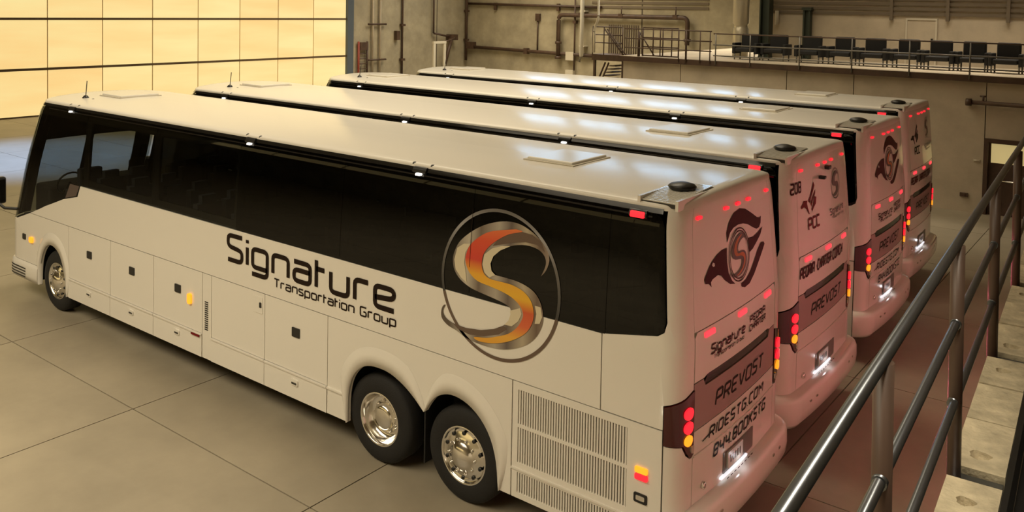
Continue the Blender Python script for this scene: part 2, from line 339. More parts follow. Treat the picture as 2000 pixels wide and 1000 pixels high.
cnd = wallpipe('conduit', 'thin dark conduit with boxes on the far wall', [(-14.5, YF-.2, 6.0), (-14.5, YF-.2, 1.3)], .06, 'brown', extra=[((-14.62, YF-.3, 4.4), (-14.38, YF-.03, 4.6))])
for z in (1.95, .75): MB().box((-15.1, YF-.35, z), (-14.5, YF-.08, z+.55)).build('junction_box', M['whitepipe'], cnd)
wallpipe('corner_pipe', 'thin vertical pipe in the corner beside the far wall', [(XD+.25, YF-.3, 9.5), (XD+.25, YF-.3, 1.5)], .1, 'brown', extra=[((XD+.03, YF-.35, 2.9), (XD+.45, YF-.2, 3.05)), ((XD+.03, YF-.35, 5.0), (XD+.45, YF-.2, 5.15))])
wallpipe('service_pipe', 'low brown pipe running along the far wall from the corner', [(-23.8, YF-.2, 2.50), (-15.9, YF-.2, 2.36), (-13, YF-.2, 2.33)], .12, 'brown', extra=[((-23.9, YF-.35, 2.35), (-23.1, YF-.03, 2.85)), ((-18.6, YF-.35, 2.2), (-18.3, YF-.03, 2.6))])
wallpipe('high_conduit', 'thin conduit along the top of the far wall', [(-24, YF-.15, 5.62), (-12.5, YF-.15, 5.5)], .09, 'brown', extra=[((-21.4, YF-.2, 5.2), (-21.2, YF-.03, 5.7)), ((-16.0, YF-.2, 5.2), (-15.8, YF-.03, 5.7))])
wallpipe('junction_riser', 'faint riser with a small box on the far concrete wall', [(-17.6, YF-.1, 4.9), (-17.6, YF-.1, 2.4)], .05, 'brown', extra=[((-17.75, YF-.2, 4.5), (-17.4, YF-.03, 5.0))])
# fittings on the front wall right of the hangar door
rk = empty('wall_rack', (XD, 0, 0)); tag(rk, 'pair of vertical pipes with crossbars right of the hangar door', 'pipe rack')
for y in (31.95, 32.6): MB().tube([(.15, y, 9.5), (.15, y, .5)], .07, 8).build('upright', M['concrete2'], rk)
for z in (4.15, 1.85): MB().tube([(.2, 31.5, z), (.2, 33.1, z)], .06, 8).build('crossbar', M['brown'], rk)
ld = empty('wall_ladder', (XD+.15, 30.75, 0)); tag(ld, 'narrow red ladder leaning beside the hangar door jamb', 'ladder')
for y in (0, .75): MB().tube([(.0, y, 0), (0, y, 3.05)], .07, 8).build('stile', M['redladder'] if y == 0 else M['brown'], ld)
for k in range(9): MB().tube([(0, 0, .35+k*.32), (0, .75, .35+k*.32)], .04, 6).build('rung', M['brown'], ld)
MB().box((-.05, .05, 2.5), (.1, .7, 3.0)).build('head_plate', M['brown'], ld)
wallpipe('wall_riser', 'dark vertical riser in the panel joint of the front wall', [(XD+.15, 34.65, 9.5), (XD+.15, 34.65, .5)], .06, 'brown', extra=[((XD+.03, 34.5, 4.0), (XD+.25, 34.85, 4.15)), ((XD+.03, 34.5, 1.7), (XD+.25, 34.85, 1.85)), ((XD+.03, 34.0, 3.1), (XD+.3, 34.3, 3.7))])
sf = empty('goalpost_stand', (-21.0, 34.6, 0)); tag(sf, 'white goalpost frame standing near the front wall', 'stand')
for y in (0, 1.0): MB().box((-.05, y-.09, 0), (.05, y+.09, 2.95)).build('upright', M['whitepipe'], sf)
MB().box((-.06, -.12, 2.95), (.06, 1.12, 3.1)).build('crossbeam', M['whitepipe'], sf)
MB().tube([(0, 1.0, 3.05), (-2.0, 4.3, 3.15)], .06, 8).build('tie_rod', M['brown'], sf)
da = empty('door_arm', (XD+.4, 38.2, 0)); tag(da, 'brown folding arm bracket fixed to the front wall', 'arm')
MB().tube([(0, 1.2, 3.2), (.3, .5, 2.4), (.3, 0, 1.0)], .13, 8).build('strut', M['brown'], da); MB().box((-.3, .9, 3.0), (.2, 1.6, 3.4)).build('bracket', M['brown'], da)
MB().tube([(-.1, -.6, 3.5), (0, 1.2, 3.2)], .07, 8).build('link', M['brown'], da)
MB().tube([(-.15, -.6, 3.5), (-.15, -.6, 7)], .06, 8).build('rod', M['brown'], da)
# steel stair beyond the platform
st = empty('steel_stair', (-4.85, 28.0, -.0)); st.scale = (.77, 1, .93); tag(st, 'brown steel stair with handrails and corrugated panel beyond the platform', 'stair')
MB().box((0, 0, 3.2), (2.2, 1.4, 3.5)).build('landing', M['brown'], st)
for k in range(14): MB().box((.05+k*.16, 1.42, 3.5), (.14+k*.16, 1.47, 5.0)).build('corrugated_strip', M['siding'], st)
for x in (.05, .85, 2.15): MB().tube([(x, 0, 3.5), (x, 0, 4.9)], .03, 8).build('rail_post', M['brown'], st)
for z in (4.1, 4.5, 4.9): MB().tube([(.05, 0, z), (2.15, 0, z)], .03, 8).build('rail', M['brown'], st)
for d in (0, .18): MB().tube([(.9+d, -.03, 4.8), (2.5+d, -.03, 3.3)], .04, 8).build('stringer', M['brown'], st)
for x in (.1, 2.1): MB().box((x-.06, .1, 0), (x+.06, .22, 3.2)).build('leg', M['brown'], st)
for d in (0, .25): MB().tube([(.1+d, .1, 1.6), (.9+d, .1, 3.1)], .05, 8).build('brace', M['brown'], st)
for k in range(7): MB().box((.3+k*.14, .15, 1.9+k*.17), (.75+k*.14, 1.2, 1.94+k*.17)).build('tread', M['brown'], st)
wallpipe('bent_pipe', 'pale bent pipe rising beside the steel stair', bend([(-4.55, 27.7, 3.35), (-4.55, 27.7, 4.5), (-4.35, 27.7, 4.9), (-4.35, 27.7, 9)], .2), .06, 'whitepipe')
# ------------------------------------------------------------------ parapet and railing beside the camera
RZ = .056
pw = MB().box((0, -13, 0), (.2, 12, 3.07)).build('wall_parapet', M['pale']); pw.location = (16.24, 0, 0); pw.rotation_euler = (0, 0, RZ); tag(pw, kind='structure')  # unseen face, made pale and lengthened to bounce red light onto the rears
wk = MB().box((.2, -13, 2.6), (4.2, 5, 2.75)).build('floor_walkway', M['under']); wk.location = (16.24, 0, 0); wk.rotation_euler = (0, 0, RZ); tag(wk, kind='structure')
pc = empty('parapet_curb', (16.24, 0, 3.08), RZ); tag(pc, 'rough concrete block curb under the near pipe railing', 'curb')
def block(l, hole=None, wd=.225, h=.19):
    b = MB(); x0, x1 = -.02, -.02+wd
    b.add([(x0, 0, 0), (x1, 0, 0), (x1, l, 0), (x0, l, 0), (x0, 0, h), (x1, 0, h), (x1, l, h), (x0, l, h)], [(0, 3, 2, 1), (0, 1, 5, 4), (1, 2, 6, 5), (2, 3, 7, 6), (3, 0, 4, 7)])
    if not hole: return b.add([(x0, 0, h), (x1, 0, h), (x1, l, h), (x0, l, h)], [(0, 1, 2, 3)])
    hx, hy, r = hole; N = 20; cyc = []; rim = []
    for k in range(N):
        a = 2*math.pi*k/N; ca, sa = math.cos(a), math.sin(a); jr = r*(1+.12*math.sin(3*a+1)+.06*math.sin(7*a))
        cyc.append((hx+jr*ca, hy+jr*sa))
        t = min([q for q in ((x1-hx)/ca if ca > 1e-6 else 9, (x0-hx)/ca if ca < -1e-6 else 9, (l-hy)/sa if sa > 1e-6 else 9, (0-hy)/sa if sa < -1e-6 else 9)])
        rim.append((hx+t*ca, hy+t*sa))
    vs_ = [(x, y, h) for x, y in rim]+[(x, y, h-.004) for x, y in cyc]+[(hx+(x-hx)*.72, hy+(y-hy)*.72, h-.05) for x, y in cyc]+[(hx, hy, h-.06)]
    fs = []
    for k in range(N):
        j = (k+1) % N; fs += [(k, j, N+j, N+k), (N+k, N+j, 2*N+j, 2*N+k), (2*N+k, 2*N+j, 3*N)]
    for cxy in ((x0, 0), (x1, 0), (x1, l), (x0, l)):   # fill the corners of the top face
        for k in range(N):
            j = (k+1) % N; a, b_ = rim[k], rim[j]
            if abs(a[0]-b_[0]) > 1e-4 and abs(a[1]-b_[1]) > 1e-4:
                if (abs(a[0]-cxy[0]) < 1e-4 or abs(b_[0]-cxy[0]) < 1e-4) and (abs(a[1]-cxy[1]) < 1e-4 or abs(b_[1]-cxy[1]) < 1e-4):
                    vs_.append((*cxy, h)); fs.append((k, len(vs_)-1, j))
    return b.add(vs_, fs)
posts = [-7.65, -5.95, -4.25, -2.6, -.9, .85, 2.6]
for a, b in zip(posts[:-1], posts[1:]):
    L = b-a-.12; y0 = a+.06; cut = [0, .37*L, .70*L, L]
    for k in range(3):
        l = cut[k+1]-cut[k]-.012
        hole = (.085, .17, .048) if k == 0 else (.08, l-.19, .04) if k == 2 else None
        o = block(l, hole).build('block', M['curb'], pc); o.location = (0, y0+cut[k], random.uniform(.002, .009))
for y in posts: MB().box((-.02, y-.05, 0), (.2, y+.05, .165)).build('base_plate', M['steel'], pc)
MB().box((.21, -8, 0), (.235, 4, .2)).build('edge_strip', M['black'], pc)
nr = empty('pipe_railing', (16.24, 0, 3.27), RZ); tag(nr, 'dark glossy steel pipe railing in the near right foreground', 'railing')
for y in posts:
    p = MB().tube([(0, y, -.03), (-.018, y, 1.06)], .031, 16).build('post', M['postpaint'] if 'postpaint' in M else M['steel'], nr)
    for z in (.33, .70): MB().tube([(-.012, y-.045, z), (-.012, y+.045, z)], .024, 14).build('weld_collar', M['steel'], p)
for z, r_ in ((1.07, .021), (.70, .0185), (.33, .0185)): MB().tube([(-.018*z, -8, z), (-.018*z, 3.4, z)], r_, 20).build('rail', M['steel'], nr)
# ------------------------------------------------------------------ coach surface: s runs along the side and wraps round both ends
W = 2.59; SC = 14.929; SF = -1.035
def clamp(t): return max(0., min(1., t))
def ysz(z):
    e = 0 if z < 2.3 else .085*((z-2.3)/1.25)**1.4
    return e+(.035*((z-3.38)/.17)**2 if z > 3.38 else 0)
def surf(s, z, d=0., side=0):
    far = side
    if s > SC: s = 2*SC-s; far = 1-far
    if s < SF: s = 2*SF-s; far = 1-far
    e = ysz(z)
    if s >= 13.834:
        t = (s-13.834)/1.095; y = e+.2+t*(1.095-e); x = 13.72+.045*(1-(1-t)**2); n = (1, 0)
    elif s >= 13.52:
        a = (s-13.52)/.2; x = 13.52+.2*math.sin(a); y = e+.2*(1-math.cos(a)); n = (math.sin(a), -math.cos(a))
    elif s >= .5: x = s; y = e; n = (0, -1)
    elif s >= -.16:
        a = (.5-s)/.42; x = .5-.42*math.sin(a); y = e+.42*(1-math.cos(a)); n = (-math.sin(a), -math.cos(a))
    else:
        t = (-.16-s)/.875; y = e+.42+t*(.875-e); x = .08-.08*(1-(1-t)**2); n = (-1, 0)
    x += n[0]*d; y += n[1]*d
    if s > 12.9: x -= .08*max(0, z-2.3)*clamp((s-12.9)/.6)
    if s < 1.6 and z > 1.35: x += .9*(z-1.35)/2.15*clamp((1.6-s)/1.2)
    return (x, W-y if far else y, z)
CUTS = [-.9, -.75, -.6, -.45, -.3, -.16, -.05, .06, .17, .28, .39, .5, .8, 1.1, 1.35, 1.6, 12.9, 13.2, 13.52]+[13.52+.314*k/6 for k in range(1, 7)]+[14.1, 14.4, 14.7]
CUTS += [SC]+[2*SC-c for c in CUTS if c > 12]+[2*SF-c for c in CUTS if c < 2]+[SF]
CUTZ = [1.35, 1.8, 2.3, 2.5, 2.7, 2.9, 3.1, 3.25, 3.38, 3.44, 3.5]
def panel(polys, name, m, parent=None, d=0., thick=.025, side=0, smooth=True):
    if not isinstance(polys[0][0], (tuple, list)): polys = [polys]
    V, Fc, SM = [], [], []
    for poly in polys:
        bm = bmesh.new(); bm.faces.new([bm.verts.new((p[0], p[1], 0)) for p in poly])
        bm.normal_update(); bmesh.ops.triangulate(bm, faces=bm.faces[:])
        s0, s1 = min(p[0] for p in poly), max(p[0] for p in poly); z0, z1 = min(p[1] for p in poly), max(p[1] for p in poly)
        for c in CUTS:
            if s0+1e-4 < c < s1-1e-4: bmesh.ops.bisect_plane(bm, geom=bm.verts[:]+bm.edges[:]+bm.faces[:], plane_co=(c, 0, 0), plane_no=(1, 0, 0))
        for c in CUTZ:
            if z0+1e-4 < c < z1-1e-4: bmesh.ops.bisect_plane(bm, geom=bm.verts[:]+bm.edges[:]+bm.faces[:], plane_co=(0, c, 0), plane_no=(0, 1, 0))
        bm.normal_update(); bm.verts.index_update(); n0 = len(V)
        ar = sum(((poly[i][0]*poly[(i+1) % len(poly)][1]-poly[(i+1) % len(poly)][0]*poly[i][1]) for i in range(len(poly))))
        for v in bm.verts: V.append(surf(v.co.x, v.co.y, d, side))
        for f in bm.faces:
            ids = [n0+v.index for v in f.verts]
            if (f.normal.z < 0) != bool(side): ids = ids[::-1]
            Fc.append(ids); SM.append(smooth)
        if thick:
            for e in bm.edges:
                if len(e.link_faces) == 1:
                    a, b = e.verts; k = len(V)
                    V += [surf(a.co.x, a.co.y, d, side), surf(b.co.x, b.co.y, d, side), surf(b.co.x, b.co.y, d-thick, side), surf(a.co.x, a.co.y, d-thick, side)]
                    f = e.link_faces[0]; L = [v for v in f.verts]; ia = L.index(a); fw = L[(ia+1) % len(L)] is b
                    q = [k, k+3, k+2, k+1] if fw else [k, k+1, k+2, k+3]
                    if (f.normal.z < 0) != bool(side): q = q[::-1]
                    Fc.append(q); SM.append(False)
        bm.free()
    me = bpy.data.meshes.new(name); me.from_pydata(V, [], Fc); me.materials.append(m); me.polygons.foreach_set('use_smooth', SM)
    o = bpy.data.objects.new(name, me); COL.objects.link(o)
    if parent: o.parent = parent
    return o
def sweep(prof, slist, name, m, parent, side=0):
    b = MB(); n = len(prof)
    vs_ = [surf(s, z, d, side) for s in slist for d, z in prof]
    fs = [(i*n+k, i*n+k+1, (i+1)*n+k+1, (i+1)*n+k) for i in range(len(slist)-1) for k in range(n-1)]
    b.add(vs_, fs, True)
    b.add([surf(slist[0], z, d, side) for d, z in prof], [tuple(range(n))]); b.add([surf(slist[-1], z, d, side) for d, z in prof], [tuple(range(n))])
    return b.build(name, m, parent)
def rect(s0, s1, z0, z1): return [(s0, z0), (s1, z0), (s1, z1), (s0, z1)]
def rrect(s0, s1, z0, z1, r, n=4):
    o = []
    for cx_, cz_, a0 in ((s1-r, z0+r, -90), (s1-r, z1-r, 0), (s0+r, z1-r, 90), (s0+r, z0+r, 180)):
        for k in range(n+1):
            a = math.radians(a0+90*k/n); o.append((cx_+r*math.cos(a), cz_+r*math.sin(a)))
    return o
def sr(y): return 13.634+y
# ------------------------------------------------------------------ squared stroke lettering
G = {
 'S': (.62, [[(.62, 1), (0, 1), (0, .55), (.62, .45), (.62, 0), (0, 0)]]), 'i': (.0, [[(0, 0), (0, .70)], [(0, .87), (0, 1.0)]]),
 'g': (.62, [[(.62, .0), (0, .0), (0, .72), (.62, .72), (.62, -.28), (-.02, -.28)]]), 'n': (.62, [[(0, 0), (0, .72), (.62, .72), (.62, 0)]]),
 'a': (.62, [[(0, .72), (.62, .72), (.62, 0), (0, 0), (0, .42), (.62, .42)]]), 't': (.30, [[(0, 1), (0, 0)], [(0, .68), (.30, .68)]]),
 'u': (.62, [[(0, .72), (0, 0), (.62, 0), (.62, .72)]]), 'r': (.45, [[(0, 0), (0, .72), (.45, .72)]]),
 'e': (.62, [[(.62, 0), (0, 0), (0, .72), (.62, .72), (.62, .40), (0, .32)]]), 's': (.55, [[(.55, .72), (0, .72), (0, .40), (.55, .32), (.55, 0), (0, 0)]]),
 'p': (.62, [[(0, -.28), (0, .72), (.62, .72), (.62, 0), (0, 0)]]), 'o': (.62, [[(.31, 0), (0, 0), (0, .72), (.62, .72), (.62, 0), (.31, 0)]]),
 'T': (.66, [[(0, 1), (.66, 1)], [(.33, 1), (.33, 0)]]), 'G': (.66, [[(.66, 1), (0, 1), (0, 0), (.66, 0), (.66, .5), (.36, .5)]]),
 'P': (.66, [[(0, 0), (0, 1), (.66, 1), (.66, .42), (0, .42)]]), 'R': (.66, [[(0, 0), (0, 1), (.66, 1), (.66, .45), (0, .45)], [(.3, .45), (.66, 0)]]),
 'E': (.6, [[(.6, 1), (0, 1), (0, 0), (.6, 0)], [(0, .5), (.52, .5)]]), 'V': (.7, [[(0, 1), (.35, 0), (.7, 1)]]), 'O': (.7, [[(.35, 0), (0, 0), (0, 1), (.7, 1), (.7, 0), (.35, 0)]]),
 'I': (.0, [[(0, 0), (0, 1)]]), 'D': (.66, [[(0, .5), (0, 0), (.66, 0), (.66, 1), (0, 1), (0, .5)]]), 'C': (.62, [[(.62, 1), (0, 1), (0, 0), (.62, 0)]]),
 'M': (.8, [[(0, 0), (0, 1), (.4, .4), (.8, 1), (.8, 0)]]), 'B': (.62, [[(0, .5), (0, 0), (.62, 0), (.62, .5), (0, .5), (0, 1), (.58, 1), (.58, .5)]]), 'K': (.62, [[(0, 0), (0, 1)], [(.6, 1), (0, .45)], [(.18, .58), (.62, 0)]]),
 'A': (.66, [[(0, 0), (0, 1), (.66, 1), (.66, 0)], [(0, .45), (.66, .45)]]), 'H': (.62, [[(0, 0), (0, 1)], [(.62, 0), (.62, 1)], [(0, .5), (.62, .5)]]),
 '0': (.6, [[(.3, 0), (0, 0), (0, 1), (.6, 1), (.6, 0), (.3, 0)]]), '2': (.6, [[(0, 1), (.6, 1), (.6, .5), (0, .45), (0, 0), (.6, 0)]]),
 '4': (.62, [[(0, 1), (0, .4), (.62, .4)], [(.62, 1), (.62, 0)]]), '8': (.6, [[(.3, .5), (0, .5), (0, 0), (.6, 0), (.6, .5), (.3, .5)], [(.3, .5), (0, .5), (0, 1), (.6, 1), (.6, .5), (.3, .5)]]),
 '.': (.02, [[(0, -.04), (0, .1)]]), '-': (.2, [[(0, .45), (.2, .45)]]), ' ': (.3, [])}
def fillet(p, r, n=4):
    o = [Vector(p[0])]
    for a, b, c in zip(p[:-2], p[1:-1], p[2:]):
        a, b, c = Vector(a), Vector(b), Vector(c); la, lc = (a-b).length, (c-b).length; q = min(r, la*.5, lc*.5)
        P, Q = b+(a-b)*(q/la), b+(c-b)*(q/lc)
        for k in range(n+1):
            t = k/n; o.append(P*(1-t)**2+b*2*t*(1-t)+Q*t*t)
    o.append(Vector(p[-1])); return o
def ribbon(p, w_):
    L, Rr = [], []
    for i, v in enumerate(p):
        d = (p[min(i+1, len(p)-1)]-p[max(i-1, 0)]); d = d.normalized() if d.length > 1e-9 else Vector((1, 0)); n = Vector((-d.y, d.x))
        L.append(v+n*w_/2); Rr.append(v-n*w_/2)
    return L, Rr
def text(txt, s0, s1, z0, h, stroke, name, m, parent, gap=.2, shear=0., rad=.16, d=.006, side=0, f=None, wide=1.):
    adv = 0; items = []
    for c in txt:
        wd, st_ = G[c]; items.append((adv, st_)); adv += wd*wide+gap
    adv -= gap; sx = (s1-s0)/adv; b = MB()
    for a, st_ in items:
        for k_, p in enumerate(st_):
            q = fillet([(x*wide, y) for x, y in p], rad) if len(p) > 2 else [Vector(x) for x in [(p[0][0]*wide, p[0][1]), (p[1][0]*wide, p[1][1])]]
            q = [Vector((s0+(a+v.x)*sx+shear*v.y*h, z0+v.y*h)) for v in q]
            L, Rr = ribbon(q, stroke)
            F_ = f or (lambda s, z: surf(s, z, d, side))
            n = len(q); b.add([F_(v.x, v.y) for v in L]+[F_(v.x, v.y) for v in Rr], [(i, i+1, n+i+1, n+i) for i in range(n-1)])
    return b.build(name, m, parent)
def decal(poly, name, m, parent, d=.005, ox=0, oz=0, sc=1, rearshift=False):
    P = []
    for a, z in poly:
        a, z = a*sc+ox, z*sc+oz
        if rearshift: a = sr(a+2.46*(.08*max(0, z-2.3)*.9)*.5)
        P.append((a, z))
    return panel(P, name, m, parent, d, 0, 0)
POLY = {'S': [(0.688, 0.258), (0.764, 0.348), (0.807, 0.485), (0.771, 0.595), (0.678, 0.695), (0.518, 0.796), (0.303, 0.867), (0.084, 0.868), (-0.139, 0.816), (-0.366, 0.721), (-0.568, 0.589), (-0.715, 0.455), (-0.796, 0.302), (-0.815, 0.183), (-0.775, 0.051), (-0.659, -0.056), (-0.479, -0.129), (-0.289, -0.161), (-0.088, -0.185), (0.109, -0.215), (0.215, -0.257), (0.227, -0.332), (0.197, -0.427), (0.102, -0.521), (-0.05, -0.602), (-0.277, -0.67), (-0.54, -0.704), (-0.781, -0.692), (-0.92, -0.643), (-0.968, -0.561), (-0.923, -0.469), (-0.975, -0.497), (-1.004, -0.593), (-0.981, -0.681), (-0.871, -0.749), (-0.718, -0.782), (-0.567, -0.837), (-0.36, -0.866), (-0.129, -0.869), (0.123, -0.838), (0.341, -0.762), (0.526, -0.658), (0.655, -0.528), (0.735, -0.375), (0.753, -0.253), (0.718, -0.111), (0.637, 0.004), (0.509, 0.076), (0.32, 0.117), (0.101, 0.127), (-0.053, 0.129), (-0.119, 0.171), (-0.144, 0.267), (-0.101, 0.372), (0.01, 0.47), (0.174, 0.556), (0.363, 0.606), (0.522, 0.611), (0.649, 0.583), (0.729, 0.523), (0.756, 0.449), (0.738, 0.364)], 'T': [(0.25, 0.793), (0.031, 0.745), (-0.193, 0.684), (-0.363, 0.586), (-0.506, 0.459), (-0.577, 0.309), (-0.575, 0.195), (-0.498, 0.073), (-0.35, -0.011), (-0.148, -0.036), (0.078, -0.066), (0.244, -0.108), (0.381, -0.187), (0.437, -0.283), (0.413, -0.376), (0.335, -0.493), (0.201, -0.603), (0.036, -0.677), (-0.161, -0.748), (-0.391, -0.794), (-0.303, -0.829), (-0.074, -0.801), (0.176, -0.72), (0.391, -0.6), (0.522, -0.481), (0.598, -0.333), (0.603, -0.202), (0.552, -0.083), (0.43, 0.01), (0.24, 0.057), (0.047, 0.06), (-0.15, 0.064), (-0.252, 0.122), (-0.291, 0.227), (-0.272, 0.366), (-0.188, 0.483), (-0.049, 0.597), (0.143, 0.709), (0.358, 0.779)], 'H1': [(-0.743, 0.37), (-0.785, 0.2), (-0.752, 0.068), (-0.644, -0.026), (-0.539, -0.073), (-0.572, 0.081), (-0.604, 0.189), (-0.592, 0.329), (-0.507, 0.47), (-0.625, 0.449)], 'H2': [(-0.257, 0.369), (-0.283, 0.229), (-0.237, 0.125), (-0.151, 0.075), (-0.053, 0.129), (-0.119, 0.171), (-0.144, 0.267), (-0.101, 0.372), (0.01, 0.47), (0.174, 0.556), (0.036, 0.535), (-0.131, 0.471)], 'H3': [(0.221, -0.289), (0.227, -0.343), (0.197, -0.427), (0.129, -0.499), (0.253, -0.491), (0.359, -0.4), (0.411, -0.289), (0.382, -0.219)], 'H4': [(0.619, -0.133), (0.648, -0.234), (0.625, -0.369), (0.703, -0.351), (0.74, -0.256), (0.711, -0.134)], 'D1': [(0.143, 0.709), (-0.049, 0.597), (-0.132, 0.504), (0.173, 0.6), (0.415, 0.652), (0.6, 0.649), (0.732, 0.577), (0.651, 0.701), (0.519, 0.764), (0.359, 0.773)], 'D2': [(-0.781, -0.692), (-0.54, -0.704), (-0.277, -0.67), (-0.05, -0.602), (0.102, -0.521), (0.172, -0.544), (0.035, -0.655), (-0.218, -0.74), (-0.479, -0.781), (-0.689, -0.752)], 'E1': [(0.932, 3.116), (0.913, 3.215), (0.979, 3.313), (1.098, 3.377), (1.25, 3.397), (1.409, 3.369), (1.603, 3.292), (1.747, 3.228), (1.834, 3.206), (1.885, 3.217), (1.867, 3.146), (1.813, 3.107), (1.728, 3.107), (1.614, 3.145), (1.474, 3.201), (1.34, 3.231), (1.209, 3.244), (1.084, 3.232), (0.999, 3.198), (0.954, 3.146)], 'E2': [(1.471, 3.062), (1.622, 3.047), (1.76, 3.063), (1.923, 3.097), (1.848, 3.029), (1.711, 2.97), (1.604, 2.928), (1.51, 2.91), (1.49, 2.994)], 'E3': [(1.265, 2.651), (1.382, 2.659), (1.511, 2.713), (1.641, 2.801), (1.746, 2.887), (1.855, 2.94), (1.942, 2.933), (1.974, 2.904), (1.891, 2.844), (1.756, 2.754), (1.624, 2.665), (1.492, 2.6), (1.36, 2.59), (1.28, 2.616)], 'E4': [(0.923, 3.067), (0.803, 3.068), (0.687, 3.043), (0.598, 3.004), (0.533, 2.961), (0.47, 2.898), (0.439, 2.867), (0.464, 2.822), (0.531, 2.81), (0.591, 2.766), (0.576, 2.814), (0.609, 2.835), (0.723, 2.852), (0.795, 2.83), (0.871, 2.772), (0.997, 2.706), (1.123, 2.68), (1.044, 2.73), (0.964, 2.82), (0.928, 2.93), (0.922, 3.012)], 'E5': [(0.589, 2.972), (0.61, 2.992), (0.646, 2.974), (0.648, 2.949), (0.613, 2.95)], 'B1': [(0.637, 3.27), (0.682, 3.218), (0.622, 3.147), (0.551, 3.07), (0.529, 3.02), (0.466, 3.049), (0.533, 3.117), (0.591, 3.197)], 'B2': [(0.714, 3.164), (0.706, 3.116), (0.632, 3.048), (0.573, 2.968), (0.543, 3.009), (0.59, 3.072), (0.664, 3.132)], 'B3': [(0.751, 3.064), (0.732, 2.986), (0.655, 2.945), (0.606, 2.909), (0.577, 2.932), (0.625, 2.986), (0.682, 3.084)], 'B4': [(0.434, 3.063), (0.305, 3.076), (0.283, 3.045), (0.223, 3.012), (0.25, 2.986), (0.325, 2.999), (0.418, 2.96), (0.489, 2.89), (0.515, 2.89), (0.456, 2.971), (0.424, 3.03)]}
# ------------------------------------------------------------------ the coach
ARCH_F = [(1.39, .36), (1.40, .6), (1.44, .8), (1.55, 1.0), (1.70, 1.115), (1.86, 1.15), (2.02, 1.125), (2.19, 1.02), (2.32, .80), (2.38, .55), (2.40, .36)]
ARCH_D = [(9.375, .36), (9.385, .7), (9.45, .92), (9.58, 1.07), (9.74, 1.155), (9.92, 1.18), (10.12, 1.165), (10.33, 1.09), (10.50, .99), (10.645, .875)]
ARCH_T = [(10.645, .875), (10.71, .98), (10.81, 1.09), (10.95, 1.165), (11.10, 1.19), (11.28, 1.155), (11.46, 1.05), (11.60, .88), (11.68, .65), (11.71, .36)]
def smoothline(p, n=3):
    o = []
    for i in range(len(p)-1):
        p0, p1, p2, p3 = p[max(i-1, 0)], p[i], p[i+1], p[min(i+2, len(p)-1)]
        for k in range(n):
            t = k/n; o.append(tuple(.5*((2*p1[j])+(-p0[j]+p2[j])*t+(2*p0[j]-5*p1[j]+4*p2[j]-p3[j])*t*t+(-p0[j]+3*p1[j]-3*p2[j]+p3[j])*t**3) for j in (0, 1)))
    return o+[p[-1]]
ARCH_F, ARCH_D, ARCH_T = map(smoothline, (ARCH_F, ARCH_D, ARCH_T))
def flare(arch, c, name, m, parent, side, amt=.32):
    L = [0]
    for a, b in zip(arch[:-1], arch[1:]): L.append(L[-1]+math.hypot(b[0]-a[0], b[1]-a[1]))
    b = MB(); R1, R2, R3 = [], [], []
    for p, l in zip(arch, L):
        w_ = clamp(min(l, L[-1]-l)/.45); k = 1+amt*w_
        q = (c[0]+(p[0]-c[0])*k, c[1]+(p[1]-c[1])*k); md = (p[0]*.35+q[0]*.65, p[1]*.35+q[1]*.65)
        R1.append((surf(p[0], p[1], -.05, side), surf(p[0], p[1], .03, side), surf(md[0], md[1], .026, side), surf(q[0], q[1], .001, side)))
    n = len(R1); vs_ = [v for r in R1 for v in r]
    b.add(vs_, [(i*4+k, i*4+k+1, (i+1)*4+k+1, (i+1)*4+k) for i in range(n-1) for k in range(3)], True)
    return b.build(name, m, parent)
def wheel(root, x, side, concave):
    yc = .06; sg = 1 if side == 0 else -1
    t = empty('wheel', (x, 0 if side == 0 else W, .52)); t.parent = root
    def L(p, n=44): return [(sg*a, r) for a, r in p]
    MB().lathe(L([(.06, .30), (.045, .33), (.04, .40), (.05, .47), (.075, .505), (.10, .52), (.30, .52), (.33, .50), (.35, .42), (.34, .30)]), (0, 0, 0), 44).build('tyre', M['rubber'], t)
    if concave: pr = [(.055, .318), (.045, .305), (.06, .292), (.10, .28), (.16, .265), (.19, .22), (.195, .17), (.17, .155), (.12, .15), (.10, .13), (.09, .09), (.085, 0)]
    else: pr = [(.055, .318), (.045, .305), (.06, .292), (.085, .285), (.07, .25), (.045, .20), (.035, .165), (.02, .15), (.0, .12), (-.02, .085), (-.025, 0)]
    rm = MB().lathe(L(pr), (0, 0, 0), 44).build('rim', M['chrome'], t)
    nut = MB()
    for k in range(10):
        a = 2*math.pi*k/10; r = .185; y0 = sg*(.19 if concave else .045)
        nut.lathe([(0, .016), (-sg*.03, .015), (-sg*.035, .010), (-sg*.035, 0)], (r*math.cos(a), y0, r*math.sin(a)), 8)
    tag(nut.build('wheel_nuts', M['chrome'], rm), kind='stuff')
    hol = MB()
    for k in range(10):
        a = 2*math.pi*(k+.5)/10; r = .245; y0 = sg*(.205 if concave else .062); 
        hol.lathe([(-sg*.012, .0), (-sg*.012, .02), (0, .022)], (r*math.cos(a), y0-sg*.0, r*math.sin(a)), 10)
    tag(hol.build('hand_holes', M['black'], rm), kind='stuff')
    return t
def seat_mesh():
    b = MB()
    for y in (0, .47):
        b.box((0, y, .38), (.48, y+.44, .5)).box((.40, y+.02, .48), (.52, y+.42, 1.0)).box((.42, y+.1, .98), (.51, y+.34, 1.12))
    b.box((.1, .35, 0), (.4, .55, .38)); return b
